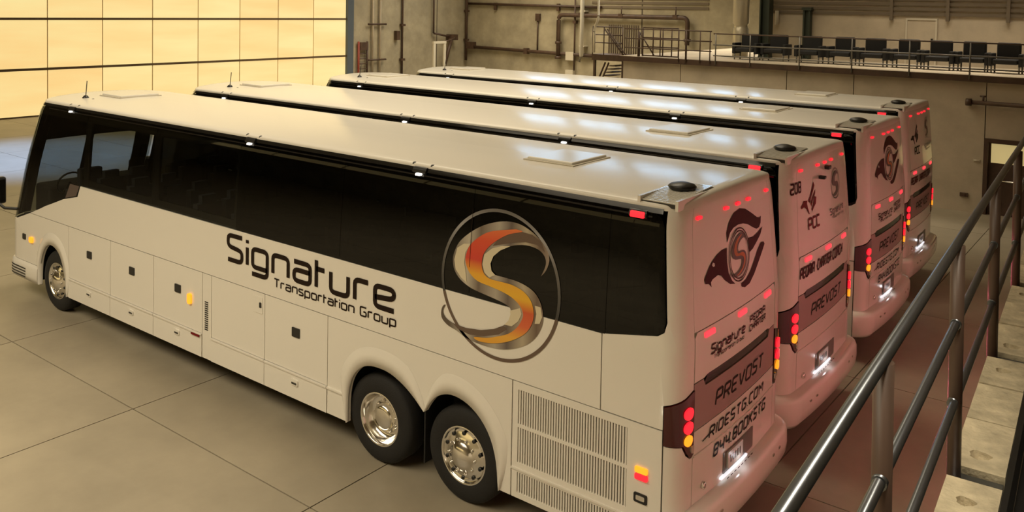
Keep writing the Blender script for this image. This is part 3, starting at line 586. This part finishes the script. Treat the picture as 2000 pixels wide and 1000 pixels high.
def make_coach():
    t = empty('coach')
    # ---- roof
    sl = sorted(set([SF+(-.875-SF+SF)*0]+[c for c in CUTS if SF <= c <= SC]+[SF, SC]+[2+1.0*k for k in range(11)]))
    loop = [(s, 0) for s in sl]+[(s, 1) for s in sl[::-1][1:-1]]
    fr = [(0, 0, 0), (.004, .02, .8), (.012, .032, .95), (.04, .04, 1), (.10, .04, 1), (.2, .04, 1), (.35, .04, 1), (.55, .04, 1), (.75, .04, 1), (1, .04, 1)]
    b = MB(); n = len(loop); vs_ = []
    for f_, z, cw in fr:
        for s, sd in loop:
            p = Vector(surf(s, 3.55, 0, sd)); q = Vector((min(max(p.x, 2.6), 12.4), W/2, 0)); r = p.lerp(q, f_); vs_.append((r.x, r.y, 3.55+z+cw*.075*(1-abs(1-2*r.y/W)**2.2)))
    b.add(vs_, [(k*n+i, k*n+(i+1) % n, (k+1)*n+(i+1) % n, (k+1)*n+i) for k in range(len(fr)-1) for i in range(n)], True)
    b.build('roof', M['roofpaint'], t)
    MB().box((1.6, .18, 3.42), (13.3, W-.18, 3.46)).build('headliner', M['inner'], t)
    MB().box((.7, .04, 1.44), (13.5, W-.04, 1.52)).build('cabin_floor', M['inner'], t)
    MB().box((.42, .35, 1.3), (1.0, W-.35, 1.98)).build('dashboard', M['inner'], t, .05)
    sw = MB(); sw.tube([(1.25+.05*math.sin(a), .6+.23*math.cos(a), 2.05+.2*math.sin(a)) for a in [2*math.pi*k/20 for k in range(21)]], .018, 6).tube([(1.25, .6, 2.05), (.85, .6, 1.7)], .03, 6); sw.build('steering_wheel', M['black'], t)
    sm = seat_mesh().mesh('passenger_seat', M['seat'])
    for k in range(11):
        for y in (.1, W-1.03):
            o = bpy.data.objects.new('passenger_seat', sm); COL.objects.link(o); o.parent = t; o.location = (2.75+k*.92, y, 1.46)
    MB().box((1.45, .40, 1.52), (1.95, .85, 2.0)).box((1.85, .42, 1.95), (1.98, .83, 2.42)).build('driver_seat', M['seat'], t, .03)
    # ---- underbody
    u = MB().box((.5, .72, .35), (13.5, W-.72, 1.42)).box((2.5, .04, .37), (9.28, W-.04, 1.42)).box((11.78, .04, .37), (13.5, W-.04, 1.42)).box((.5, .1, .40), (1.3, W-.1, 1.2)).box((.5, .04, 1.24), (13.5, W-.04, 1.43))
    u.build('chassis', M['under'], t)
    for sd in (0, 1):
        for x, c in ((1.93, 0), (9.86, 1), (11.16, 0)): wheel(t, x, sd, c)
        y = .12 if sd == 0 else W-.6
        MB().box((10.52, y, .2), (10.54, y+.48, .88)).build('mud_flap', M['rubber'], t)
        # ---- upper side
        panel([(.985, 1.575), (12.90, 1.575), (12.90, 2.308), (2.845, 2.302), (2.745, 2.112), (2.28, 2.008)], 'upper_side_panel', M['paint'], t, side=sd)
        panel([(12.912, 1.578), (13.565, 1.578), (13.565, 1.80), (13.92, 1.90), (13.92, 3.552), (13.60, 3.552), (13.598, 2.56), (13.57, 2.47), (13.50, 2.425), (12.912, 2.312)], 'rear_corner_panel', M['paint'], t, side=sd)
        # ---- glass
        panel([(.30, 1.372), (.46, 1.405), (2.28, 2.012), (2.74, 2.118), (2.842, 2.312), (2.95, 2.312), (2.95, 3.525), (.22, 3.50)], 'driver_window', M['glass' if sd else 'clear'], t, side=sd, thick=0)
        bs = [2.958, 5.04, 7.12, 9.20, 11.25, 12.94]
        for a, c in zip(bs[:-1], bs[1:]): panel(rect(a+.003, c-.003, 2.314, 3.525), 'side_window', M['clear' if a < 6 and sd == 0 else 'glass'], t, side=sd, thick=0)
        panel([(12.943, 2.318), (13.49, 2.43), (13.555, 2.475), (13.585, 2.56), (13.585, 3.40), (13.56, 3.48), (13.49, 3.52), (12.943, 3.525)], 'side_window', M['glass'], t, side=sd, thick=0)
        panel([(2.33, 2.035), (2.71, 2.125), (2.815, 2.30), (2.50, 2.30)], 'quarter_pane', M['greyink'], t, side=sd, d=.003, thick=0)
        # window pillars and rails behind the glass
        panel(rect(-.14, .16, 1.40, 3.5), 'front_pillar', M['gloss'], t, side=sd, d=-.006, thick=.02)
        pil = [rect(.26, .40, 1.45, 3.5), rect(2.88, 3.06, 2.3, 3.5), rect(.3, 13.4, 3.36, 3.53), rect(2.84, 13.3, 2.30, 2.42)]+[rect(s-.09, s+.09, 2.3, 3.5) for s in bs[1:]]
        panel(pil, 'window_frame', M['gloss'], t, side=sd, d=-.03, thick=.03)
        panel(rect(.16, 13.56, 3.523, 3.566), 'roof_gutter', M['gloss'], t, side=sd, d=.012, thick=.02)
        panel(rect(1.5, 13.45, 3.478, 3.492), 'trim_strip', M['chrome2'], t, side=sd, d=.006, thick=.006)
        # ---- lower side
        panel([rect(2.42, 9.0, .38, 1.57), rect(11.84, 13.56, .38, 1.57), rect(.8, 1.35, .66, 1.5), rect(2.3, 13.3, 1.54, 1.6), rect(12.85, 12.95, 1.55, 2.35)], 'side_backing', M['groove'], t, side=sd, d=-.022, thick=0)
        f = panel([(.25, .67), (1.40, .67)]+[p for p in ARCH_F if p[1] > .68 or p[0] > 2]+[(2.442, .36), (2.442, 1.565), (.96, 1.565), (.44, 1.387), (.25, 1.365)], 'front_fender', M['paint'], t, side=sd)
        flare(ARCH_F, (1.9, .52), 'arch_lip', M['paint'], f, sd)
        for k, (a, c) in enumerate([(2.45, 3.805), (3.815, 5.072), (5.082, 6.335), (6.565, 7.757), (7.767, 8.997)]):
            dd = panel(rect(a, c, .70, 1.565), 'luggage_door', M['paint'], t, side=sd)
            sk = panel(rect(a, c, .36, .692), 'skirt_panel', M['paint'], t, side=sd, d=.008)
            panel(rect(a, c, .672, .692), 'ledge', M['paint'], sk, side=sd, d=.022, thick=.014)
            m_ = (a+c)/2+.02
            if k != 3:
                panel(rrect(m_-.075, m_+.075, 1.155, 1.275, .012), 'door_latch', M['black'], dd, side=sd, d=.012, thick=.012)
                panel(rrect(m_-.08, m_+.06, .535, .61, .02), 'pull_handle', M['paint'], sk, side=sd, d=.022, thick=.014)
                panel(rrect(m_-.06, m_+.04, .548, .575, .01), 'handle_recess', M['groove'], sk, side=sd, d=.0235, thick=0)
            else:
                panel(rrect(7.50, 7.715, 1.29, 1.51, .012), 'fuel_flap', M['paint'], dd, side=sd, d=.006, thick=.012)
                panel(rrect(7.655, 7.695, 1.37, 1.44, .01), 'flap_lock', M['black'], dd, side=sd, d=.014, thick=.01)
        v = panel(rect(6.345, 6.555, .36, 1.565), 'vent_strip', M['paint'], t, side=sd)
        tag(panel([rect(6.405, 6.485, .77+k*.03, .786+k*.03) for k in range(14)], 'vent_louvres', M['black'], v, side=sd, d=.004, thick=.004), kind='stuff')
        panel(rect(6.1, 6.30, .64, .668), 'red_marker', M['redink'], t, side=sd, d=.028, thick=.01)
        q = panel([(9.007, .36)]+ARCH_D+ARCH_T[1:]+[(11.848, .36), (11.848, 1.565), (9.007, 1.565)], 'rear_quarter', M['paint'], t, side=sd)
        flare(ARCH_D, (9.93, .52), 'arch_lip', M['paint'], q, sd); flare(ARCH_T, (11.13, .52), 'arch_lip', M['paint'], q, sd)
        panel(rect(9.007, 9.30, .672, .692), 'ledge', M['paint'], q, side=sd, d=.02, thick=.02)
        e0, e1 = 11.862, 13.562
        g = panel([rect(e0, e1, .36, .42), rect(e0, e1, .63, .735), rect(e0, e1, 1.10, 1.135), rect(e0, e1, 1.49, 1.565)]+[r for z0, z1 in ((.42, .63), (.735, 1.10), (1.135, 1.49)) for r in (rect(e0, 11.93, z0, z1), rect(13.205, e1, z0, z1))], 'engine_door', M['paint'], t, side=sd)
        sls = []
        for z0, z1 in ((.42, .63), (.735, 1.10), (1.135, 1.49)):
            for k in range(41): sls.append(rect(11.94+k*.031, 11.957+k*.031, z0, z1))
        tag(panel(sls, 'grille_slats', M['paint'], g, side=sd, d=-.004, thick=.016, smooth=False), kind='stuff')
        panel(rect(11.86, 13.25, .655, .675), 'ledge', M['paint'], g, side=sd, d=.014, thick=.014)
        panel(rrect(13.30, 13.43, 1.115, 1.17, .012), 'amber_marker', M['amber'], t, side=sd, d=.02, thick=.02)
        panel(rrect(13.30, 13.43, 1.05, 1.105, .012), 'red_marker', M['red'], t, side=sd, d=.02, thick=.02)
        rf = panel(rrect(13.29, 13.43, .83, .92, .015), 'socket_cover', M['black'], t, side=sd, d=.01, thick=.01); panel(rrect(13.315, 13.405, .855, .9, .01), 'socket_lid', M['chrome'], rf, side=sd, d=.014, thick=.004)
        panel(rrect(6.0, 6.09, 1.06, 1.21, .03), 'amber_marker', M['amber'], t, side=sd, d=.03, thick=.03)
        panel(rrect(1.03, 1.16, 1.05, 1.15, .03), 'amber_marker', M['amber'], t, side=sd, d=.03, thick=.03)
        panel(rrect(.74, .86, 1.06, 1.16, .012), 'door_latch', M['black'], t, side=sd, d=.012, thick=.012)
        # ---- clearance lamps along the roof edge
        for s in (2.36, 7.30, 10.42):
            h = sweep([(0, 3.575), (.03, 3.57), (.035, 3.52), (0, 3.50)], [s-.1, s-.05, s+.05, s+.1], 'clearance_lamp', M['black'], t, sd)
            panel(rrect(s-.04, s+.04, 3.482, 3.508, .01), 'lens', M['white_led'], h, side=sd, d=.036, thick=.03)
            p1, p2 = surf(s-.14, 3.55, -.04, sd), surf(s+.14, 3.55, -.04, sd)
            for k_, p in enumerate((p1, p2)): MB().lathe([(0, .035), (.03, .032), (.045, .015), (.048, 0)], (p[0], p[1], 3.565), 10, 'z').build('roof_knob', M['black'], h)
        h = sweep([(0, 3.535), (.03, 3.53), (.035, 3.48), (0, 3.46)], [13.17, 13.20, 13.36, 13.39], 'clearance_lamp', M['black'], t, sd)
        panel(rrect(13.19, 13.37, 3.465, 3.52, .015), 'lens', M['red'], h, side=sd, d=.04, thick=.03)
        # ---- tail lamp cluster on the rear corner
        tl = panel([(13.575, 1.44), (13.76, 1.425), (13.81, 1.34), (13.88, 1.275), (13.925, 1.30), (13.925, 1.895), (13.575, 1.79)], 'tail_lamp', M['redlens'], t, side=sd, d=.012, thick=.03)
        for z, m_, r_ in ((1.715, 'red', .062), (1.585, 'red', .062), (1.465, 'amber', .055)): panel(rrect(13.82-r_, 13.82+r_, z-r_*.85, z+r_*.85, r_*.8, 5), 'lamp_lens', M[m_], tl, side=sd, d=.03, thick=.02)
        panel(rrect(13.865, 13.915, 1.325, 1.40, .02), 'lamp_lens', M['chrome'], tl, side=sd, d=.024, thick=.012)
        # lower corner
        panel([(13.575, .78), (13.925, .78), (13.925, 1.285), (13.88, 1.262), (13.80, 1.325), (13.75, 1.412), (13.575, 1.428)], 'lower_corner_panel', M['paint'], t, side=sd)
        panel(rect(13.5, 14.0, .5, 2.5), 'corner_backing', M['groove'], t, side=sd, d=-.024, thick=0)
        # mirror
        yy = (lambda y: y) if sd == 0 else (lambda y: W-y)
        mr = empty('mirror'); mr.parent = t
        MB().tube([(.35, yy(.10), 1.52), (.0, yy(.0), 1.50), (-.14, yy(-.08), 1.60), (-.14, yy(-.08), 2.02)], .028, 8).build('arm', M['black'], mr)
        MB().box((-.24, min(yy(-.20), yy(.08)), 1.56), (-.1, max(yy(-.20), yy(.08)), 2.06)).build('housing', M['black'], mr, .04)
        MB().box((-.099, min(yy(-.17), yy(.05)), 1.60), (-.094, max(yy(-.17), yy(.05)), 2.02)).build('mirror_glass', M['chrome'], mr)
        panel([(.24, .80), (.24, 1.1), (-.1, 1.2), (-.28, 1.15), (-.28, .85)], 'headlamp', M['chrome'], t, side=sd, d=.01, thick=.02)
    # ---- front
    fs = [s for s in CUTS if 2*SF-.2 <= s <= .2]
    panel(rect(2*SF-.20, .20, 1.385, 3.50), 'windshield', M['clear'], t, thick=0)
    panel(rect(2*SF-.20, .20, 2.80, 3.50), 'destination_band', M['gloss'], t, d=-.01, thick=0)
    panel(rect(SF-.07, SF+.07, 1.385, 3.50), 'windshield_divider', M['gloss'], t, d=.004, thick=.02)
    panel(rect(2*SF-.245, .245, .67, 1.375), 'front_panel', M['paint'], t)
    ss = sorted([1.38, 1.1, .8]+[c for c in CUTS if 2*SF-.5 < c < .51])+[2*SF-.8, 2*SF-1.1, 2*SF-1.38]
    ss = sorted(set(ss))
    bp_ = sweep([(0, .665), (.03, .655), (.045, .60), (.05, .45), (.03, .36), (-.05, .34)], ss, 'front_bumper', M['paint'], t)
    tag(panel([rect(.35, .95, .40+k*.05, .425+k*.05) for k in range(4)], 'bumper_grille', M['groove'], bp_, d=.054, thick=.0), kind='stuff')
    # ---- rear
    ce = 2*SC
    panel(rect(13.925, ce-13.925, 2.425, 3.552), 'rear_upper_panel', M['paint'], t)
    panel(rect(13.6, ce-13.6, .45, 2.5), 'rear_backing', M['groove'], t, d=-.026, thick=0)
    el = panel([(13.935, 1.955), (sr(.48), 1.955), (sr(.55), 1.975), (sr(2.04), 1.975), (sr(2.11), 1.955), (ce-13.935, 1.955), (ce-13.935, 2.37), (ce-13.98, 2.415), (13.98, 2.415), (13.935, 2.37)], 'engine_lid', M['paint'], t)
    sb = panel([(sr(.50), 1.885), (sr(2.09), 1.885), (sr(2.02), 1.968), (sr(.57), 1.968)], 'lid_slot', M['gloss'], t, d=-.01, thick=0)
    panel([(13.935, 1.50), (ce-13.935, 1.50), (ce-13.935, 1.945), (sr(2.12), 1.945), (sr(2.08), 1.875), (sr(.51), 1.875), (sr(.47), 1.945), (13.935, 1.945)], 'name_plate', M['silver'], t)
    text('PREVOST', sr(.72), sr(1.90), 1.615, .13, .022, 'maker_lettering', M['ink'], t, gap=.34, shear=.25, d=.004, wide=1.25)
    ld_ = panel(rect(13.935, ce-13.935, .79, 1.49), 'lower_door', M['paint'], t)
    panel(rect(13.94, ce-13.94, 1.255, 1.27), 'crease', M['paint'], ld_, d=.012, thick=.012)
    ss = sorted([c for c in CUTS if 13.52 < c < ce-13.52]+[13.578, ce-13.578])
    sweep([(-.03, .80), (.07, .795), (.115, .775), (.135, .73), (.14, .60), (.125, .48), (.08, .42), (-.05, .40)], ss, 'rear_bumper', M['paint'], t)
    for y in (.42, .62, 1.95, 2.15): panel(rrect(sr(y)-.03, sr(y)+.03, .655, .68, .008), 'bumper_stud', M['chrome'], t, d=.145, thick=.01)
    pr = panel(rrect(sr(.92), sr(1.67), .84, 1.06, .02), 'plate_recess', M['railgrey'], t, d=.004, thick=0)
    panel(rrect(sr(1.0), sr(1.36), .875, 1.04, .012), 'number_plate', mat('number_plate_face', (.6, .58, .52), .4), pr, d=.02, thick=.016)
    panel([rect(sr(1.05)+k*.055, sr(1.05)+.03+k*.055, .925, .995) for k in range(5)], 'plate_characters', M['greyink'], pr, d=.023, thick=0)
    panel(rrect(sr(.85), sr(1.48), .822, .846, .008), 'plate_lamp', M['platelamp'], t, d=.022, thick=.022)
    tag(panel([rect(sr(.95)+k*.085, sr(.95)+.05+k*.085, .80-.0, .812) for k in range(8)], 'small_print', M['maroon'], t, d=.035, thick=0), kind='stuff')
    MB().lathe([(0, 0), (0, .035), (.02, .035), (.03, .02)], (13.74, .5, .92), 14, 'x').build('tow_cap', M['chrome'], t)
    for y in (.39, .995, 1.295, 1.595, 2.2): 
        panel(rrect(sr(y)-.05, sr(y)+.05, 3.442, 3.47, .01), 'marker_lamp', M['red'], t, d=.022, thick=.022)
    for y in (.567, 1.295, 2.023): panel(rrect(sr(y)-.10, sr(y)+.10, 2.335, 2.385, .012), 'reflector_lamp', M['redrefl2'], t, d=.014, thick=.014)
    # ---- roof fittings
    for (x0, x1) in ((1.75, 2.4), (11.3, 11.92)):
        h = MB().box((x0, .93, 3.60), (x1, 1.66, 3.70)).build('roof_hatch', M['roofpaint'], t, .02)
        MB().box((x0-.03, .90, 3.60), (x1+.03, 1.69, 3.672)).build('hatch_rim', M['whitepipe'], h)
    rz = lambda y: 3.59+.075*(1-abs(1-2*y/W)**2.2)
    for y0 in (.15,):
        g0, g1 = MB(), MB()
        for k in range(20):
            ya = y0+k*.039; g0.box((13.20, ya, rz(ya)-.03), (13.58, ya+.039, rz(ya+.02)+.004)); g1.box((13.21, ya+.008, rz(ya)-.02), (13.57, ya+.030, rz(ya+.02)+.016))
        g = g0.build('roof_grille', M['groove'], t)
        g1.box((13.18, y0-.02, 3.56), (13.21, y0+.80, rz(y0+.4)+.012)).box((13.57, y0-.02, 3.56), (13.60, y0+.80, rz(y0+.4)+.012)); tag(g1.build('grille_slats', M['paint'], g), kind='stuff')
        if y0 < 1: MB().lathe([(0, .12), (.03, .14), (.05, .12), (.07, .05), (.072, 0)], (13.38, y0+.50, rz(y0+.5)+.01), 18, 'z').build('fan_dome', M['black'], g)
    an = MB().lathe([(0, .06), (.03, .055), (.06, .03), (.07, 0)], (1.78, .62, 3.625), 12, 'z').tube([(1.78, .62, 3.67), (1.83, .62, 3.95)], .008, 6).build('antenna', M['black'], t)
    MB().lathe([(0, .035), (.02, .03), (.03, 0)], (2.05, .62, 3.625), 10, 'z').build('roof_stud', M['black'], t)
    return t
M['chrome2'] = mat('dark_trim', (.05, .045, .04), .2, .7)
M['redrefl2'] = mat('red_led_bar', (.75, .03, .04), .25, emit=(1, .05, .07), estr=1.1)
coach = make_coach()
OFF = [(0, 0, 0), (-.1106, 3.0952, .0047), (-.249, 6.761, .0010), (-.4864, 10.3261, .0202)]
LBL = ['nearest white coach with Signature Transportation Group lettering on its side', 'second white coach from the camera, numbered 208 on its rear',
       'third white coach from the camera, maroon eagle on its rear between two others', 'farthest white coach in the row, beside the concrete platform wall']
coaches = []
protos = [coach]+[copy_tree(coach) for _ in range(3)]
for o, (ox, oy, r), l in zip(protos, OFF, LBL):
    o.location = (13.7+ox-13.7*math.cos(r), oy-13.7*math.sin(r), 0); o.rotation_euler = (0, 0, r); tag(o, l, 'coach', 'white coaches parked in a row'); coaches.append(o)
# red glow of the lit tail lamps
for o in coaches:
    for y in (.3, W-.3):
        l = bpy.data.lights.new('tail_lamp_light', 'SPOT'); l.energy = RED_W*(.35 if o is coaches[3] else 1); l.color = (1, .15, .24); l.spot_size = math.radians(140); l.spot_blend = .5; l.shadow_soft_size = .04
        q = bpy.data.objects.new('tail_lamp_light', l); COL.objects.link(q); q.parent = o; q.location = (13.86, y, 1.65); q.rotation_euler = (0, math.radians(-104), 0)
    l = bpy.data.lights.new('plate_light', 'POINT'); l.energy = .25; l.color = (.95, .95, 1); l.shadow_soft_size = .02
    q = bpy.data.objects.new('plate_light', l); COL.objects.link(q); q.parent = o; q.location = (13.86, 1.25, .90)
# ------------------------------------------------------------------ lettering and emblems
c1, c2, c3, c4 = coaches
text('Signature', 6.95, 10.135, 1.885, .335, .062, 'side_lettering', M['ink'], c1, gap=.235, rad=.17)
text('Transportation', 7.96, 9.47, 1.715, .105, .019, 'side_lettering', M['ink'], c1, gap=.235, rad=.15); text('Group', 9.58, 10.165, 1.715, .105, .019, 'side_lettering', M['ink'], c1, gap=.235, rad=.15)
CX, CZ, RR = 11.64, 2.505, .775
def ring(c, r, w_, a0, a1, name, m, parent, d=.006, n=48, wf=None):
    b = MB(); P = []
    for k in range(n+1):
        a = math.radians(a0+(a1-a0)*k/n); ww = w_*(wf(k/n) if wf else 1)
        P.append((surf(c[0]+(r-ww/2)*math.cos(a), c[1]+(r-ww/2)*math.sin(a), d), surf(c[0]+(r+ww/2)*math.cos(a), c[1]+(r+ww/2)*math.sin(a), d)))
    b.add([v for p in P for v in p], [(2*i, 2*i+1, 2*i+3, 2*i+2) for i in range(n)]); return b.build(name, m, parent)
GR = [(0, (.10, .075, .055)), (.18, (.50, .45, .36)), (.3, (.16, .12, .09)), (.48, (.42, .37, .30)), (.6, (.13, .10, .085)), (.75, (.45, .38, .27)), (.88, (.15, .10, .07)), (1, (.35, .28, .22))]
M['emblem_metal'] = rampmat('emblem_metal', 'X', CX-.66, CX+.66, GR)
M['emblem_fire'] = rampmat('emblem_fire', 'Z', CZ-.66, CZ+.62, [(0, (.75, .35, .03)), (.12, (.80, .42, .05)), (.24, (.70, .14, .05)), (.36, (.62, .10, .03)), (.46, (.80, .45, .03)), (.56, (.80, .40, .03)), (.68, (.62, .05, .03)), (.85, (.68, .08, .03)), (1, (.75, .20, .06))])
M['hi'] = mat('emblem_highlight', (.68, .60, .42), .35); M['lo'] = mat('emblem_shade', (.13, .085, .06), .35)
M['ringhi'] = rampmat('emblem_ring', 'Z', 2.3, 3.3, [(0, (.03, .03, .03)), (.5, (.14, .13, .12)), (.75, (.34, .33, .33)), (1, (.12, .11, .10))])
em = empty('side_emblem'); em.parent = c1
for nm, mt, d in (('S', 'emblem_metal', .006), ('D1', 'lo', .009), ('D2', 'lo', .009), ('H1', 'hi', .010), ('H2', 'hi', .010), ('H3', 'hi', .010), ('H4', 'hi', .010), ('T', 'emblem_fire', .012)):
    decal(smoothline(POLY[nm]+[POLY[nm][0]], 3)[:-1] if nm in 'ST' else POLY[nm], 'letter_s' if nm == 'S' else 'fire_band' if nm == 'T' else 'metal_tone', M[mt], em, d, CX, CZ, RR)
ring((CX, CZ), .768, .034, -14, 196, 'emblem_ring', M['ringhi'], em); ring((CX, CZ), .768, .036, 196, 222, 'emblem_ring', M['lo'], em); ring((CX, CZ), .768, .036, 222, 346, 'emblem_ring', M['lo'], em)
for s, z in ((11.25, 3.02), ): panel(rect(s-.003, s+.003, 2.62, 3.25), 'seam', M['ink'], em, .0135, 0)
def bird(parent, m1, oy=0):
    e = empty('rear_emblem'); e.parent = parent
    for nm in ('E1', 'E2', 'E3', 'E4'): decal(POLY[nm], 'feather' if nm != 'E4' else 'eagle_head', M[m1], e, .004, rearshift=True)
    decal(POLY['E5'], 'eagle_eye', M['paint'], e, .006, rearshift=True)
    ys_, zs_ = sr(1.29), 2.945
    for r, w_ in ((.262, .012), (.235, .012)): ring((ys_, zs_), r, w_, 0, 360, 'emblem_ring', M['maroon'], e)
    decal([(x, z) for x, z in POLY['S']], 'letter_s', M['greyink'], e, .006, ys_, zs_, .24); decal(POLY['T'], 'fire_band', M['orange'], e, .008, ys_, zs_, .24)
M['orange'] = mat('orange_ink', (.55, .16, .03), .4)
bird(c1, 'maroon'); bird(c3, 'maroonbrown' if 'maroonbrown' in M else 'maroon')
# rear captions
def siglines(c):
    text('Signature', sr(.60), sr(1.36), 2.145, .085, .017, 'rear_lettering', M['maroon'], c, gap=.24, shear=.1)
    text('Transportation', sr(.66), sr(1.12), 2.085, .034, .007, 'rear_lettering', M['maroon'], c, gap=.24, shear=.1); text('Group', sr(1.16), sr(1.34), 2.085, .034, .007, 'rear_lettering', M['maroon'], c, gap=.24, shear=.1)
    text('PEORIA', sr(1.50), sr(1.93), 2.20, .06, .014, 'rear_lettering', M['maroon'], c, gap=.24, shear=.1); text('CHARTER', sr(1.49), sr(1.95), 2.11, .06, .014, 'rear_lettering', M['maroon'], c, gap=.24, shear=.1)
def weblines(c):
    text('RIDESTG.COM', sr(.60), sr(1.93), 1.335, .095, .018, 'rear_lettering', M['ink'], c, gap=.32, shear=.25)
    text('844.BOOKSTG', sr(.70), sr(2.02), 1.115, .105, .02, 'rear_lettering', M['ink'], c, gap=.32, shear=.25)
    panel([(sr(.47), 1.345), (sr(.60), 1.365), (sr(.60), 1.38), (sr(.47), 1.355)], 'rear_lettering', M['ink'], c, .006, 0)
for c in (c1, c3): siglines(c); weblines(c)
text('208', sr(.12), sr(.40), 3.20, .12, .024, 'rear_lettering', M['maroon'], c2, gap=.28)
for c in (c2, c4):
    e = empty('rear_emblem'); e.parent = c
    for nm in ('B1', 'B2', 'B3', 'B4'): decal(POLY[nm], 'bird_feather' if nm != 'B4' else 'bird_head', M['redink'] if c is c2 else M['ink'], e, .004, ox=.1, rearshift=True)
    text('PCC', sr(.62), sr(1.0), 2.70, .13, .028, 'bird_lettering', M['redink'] if c is c2 else M['ink'], e, gap=.2)
    ring((sr(1.75), 3.12), .20, .014, 0, 360, 'emblem_ring', M['greyink'], e); decal(POLY['S'], 'letter_s', M['greyink'], e, .006, sr(1.75), 3.12, .19)
    text('Signature', sr(1.45), sr(2.08), 2.74, .075, .014, 'rear_lettering', M['greyink'], e, gap=.24); text('Transportation Group', sr(1.52), sr(2.08), 2.68, .03, .006, 'rear_lettering', M['greyink'], e, gap=.24)
    text('PEORIA', sr(.32), sr(.76), 2.155, .12, .03, 'rear_lettering', M['maroon'], c, gap=.24, shear=.1); text('-CHARTER-', sr(.84), sr(1.44), 2.155, .12, .028, 'rear_lettering', M['maroon'], c, gap=.24, shear=.1); text('COACH', sr(1.48), sr(1.93), 2.155, .12, .03, 'rear_lettering', M['maroon'], c, gap=.24, shear=.1)
MB().box((13.66, 1.06, 3.27), (13.76, 1.14, 3.31)).build('camera_pod', M['black'], c2, .01); MB().box((13.64, 1.30, 3.36), (13.74, 1.40, 3.41)).build('camera_pod', M['black'], c2, .01);
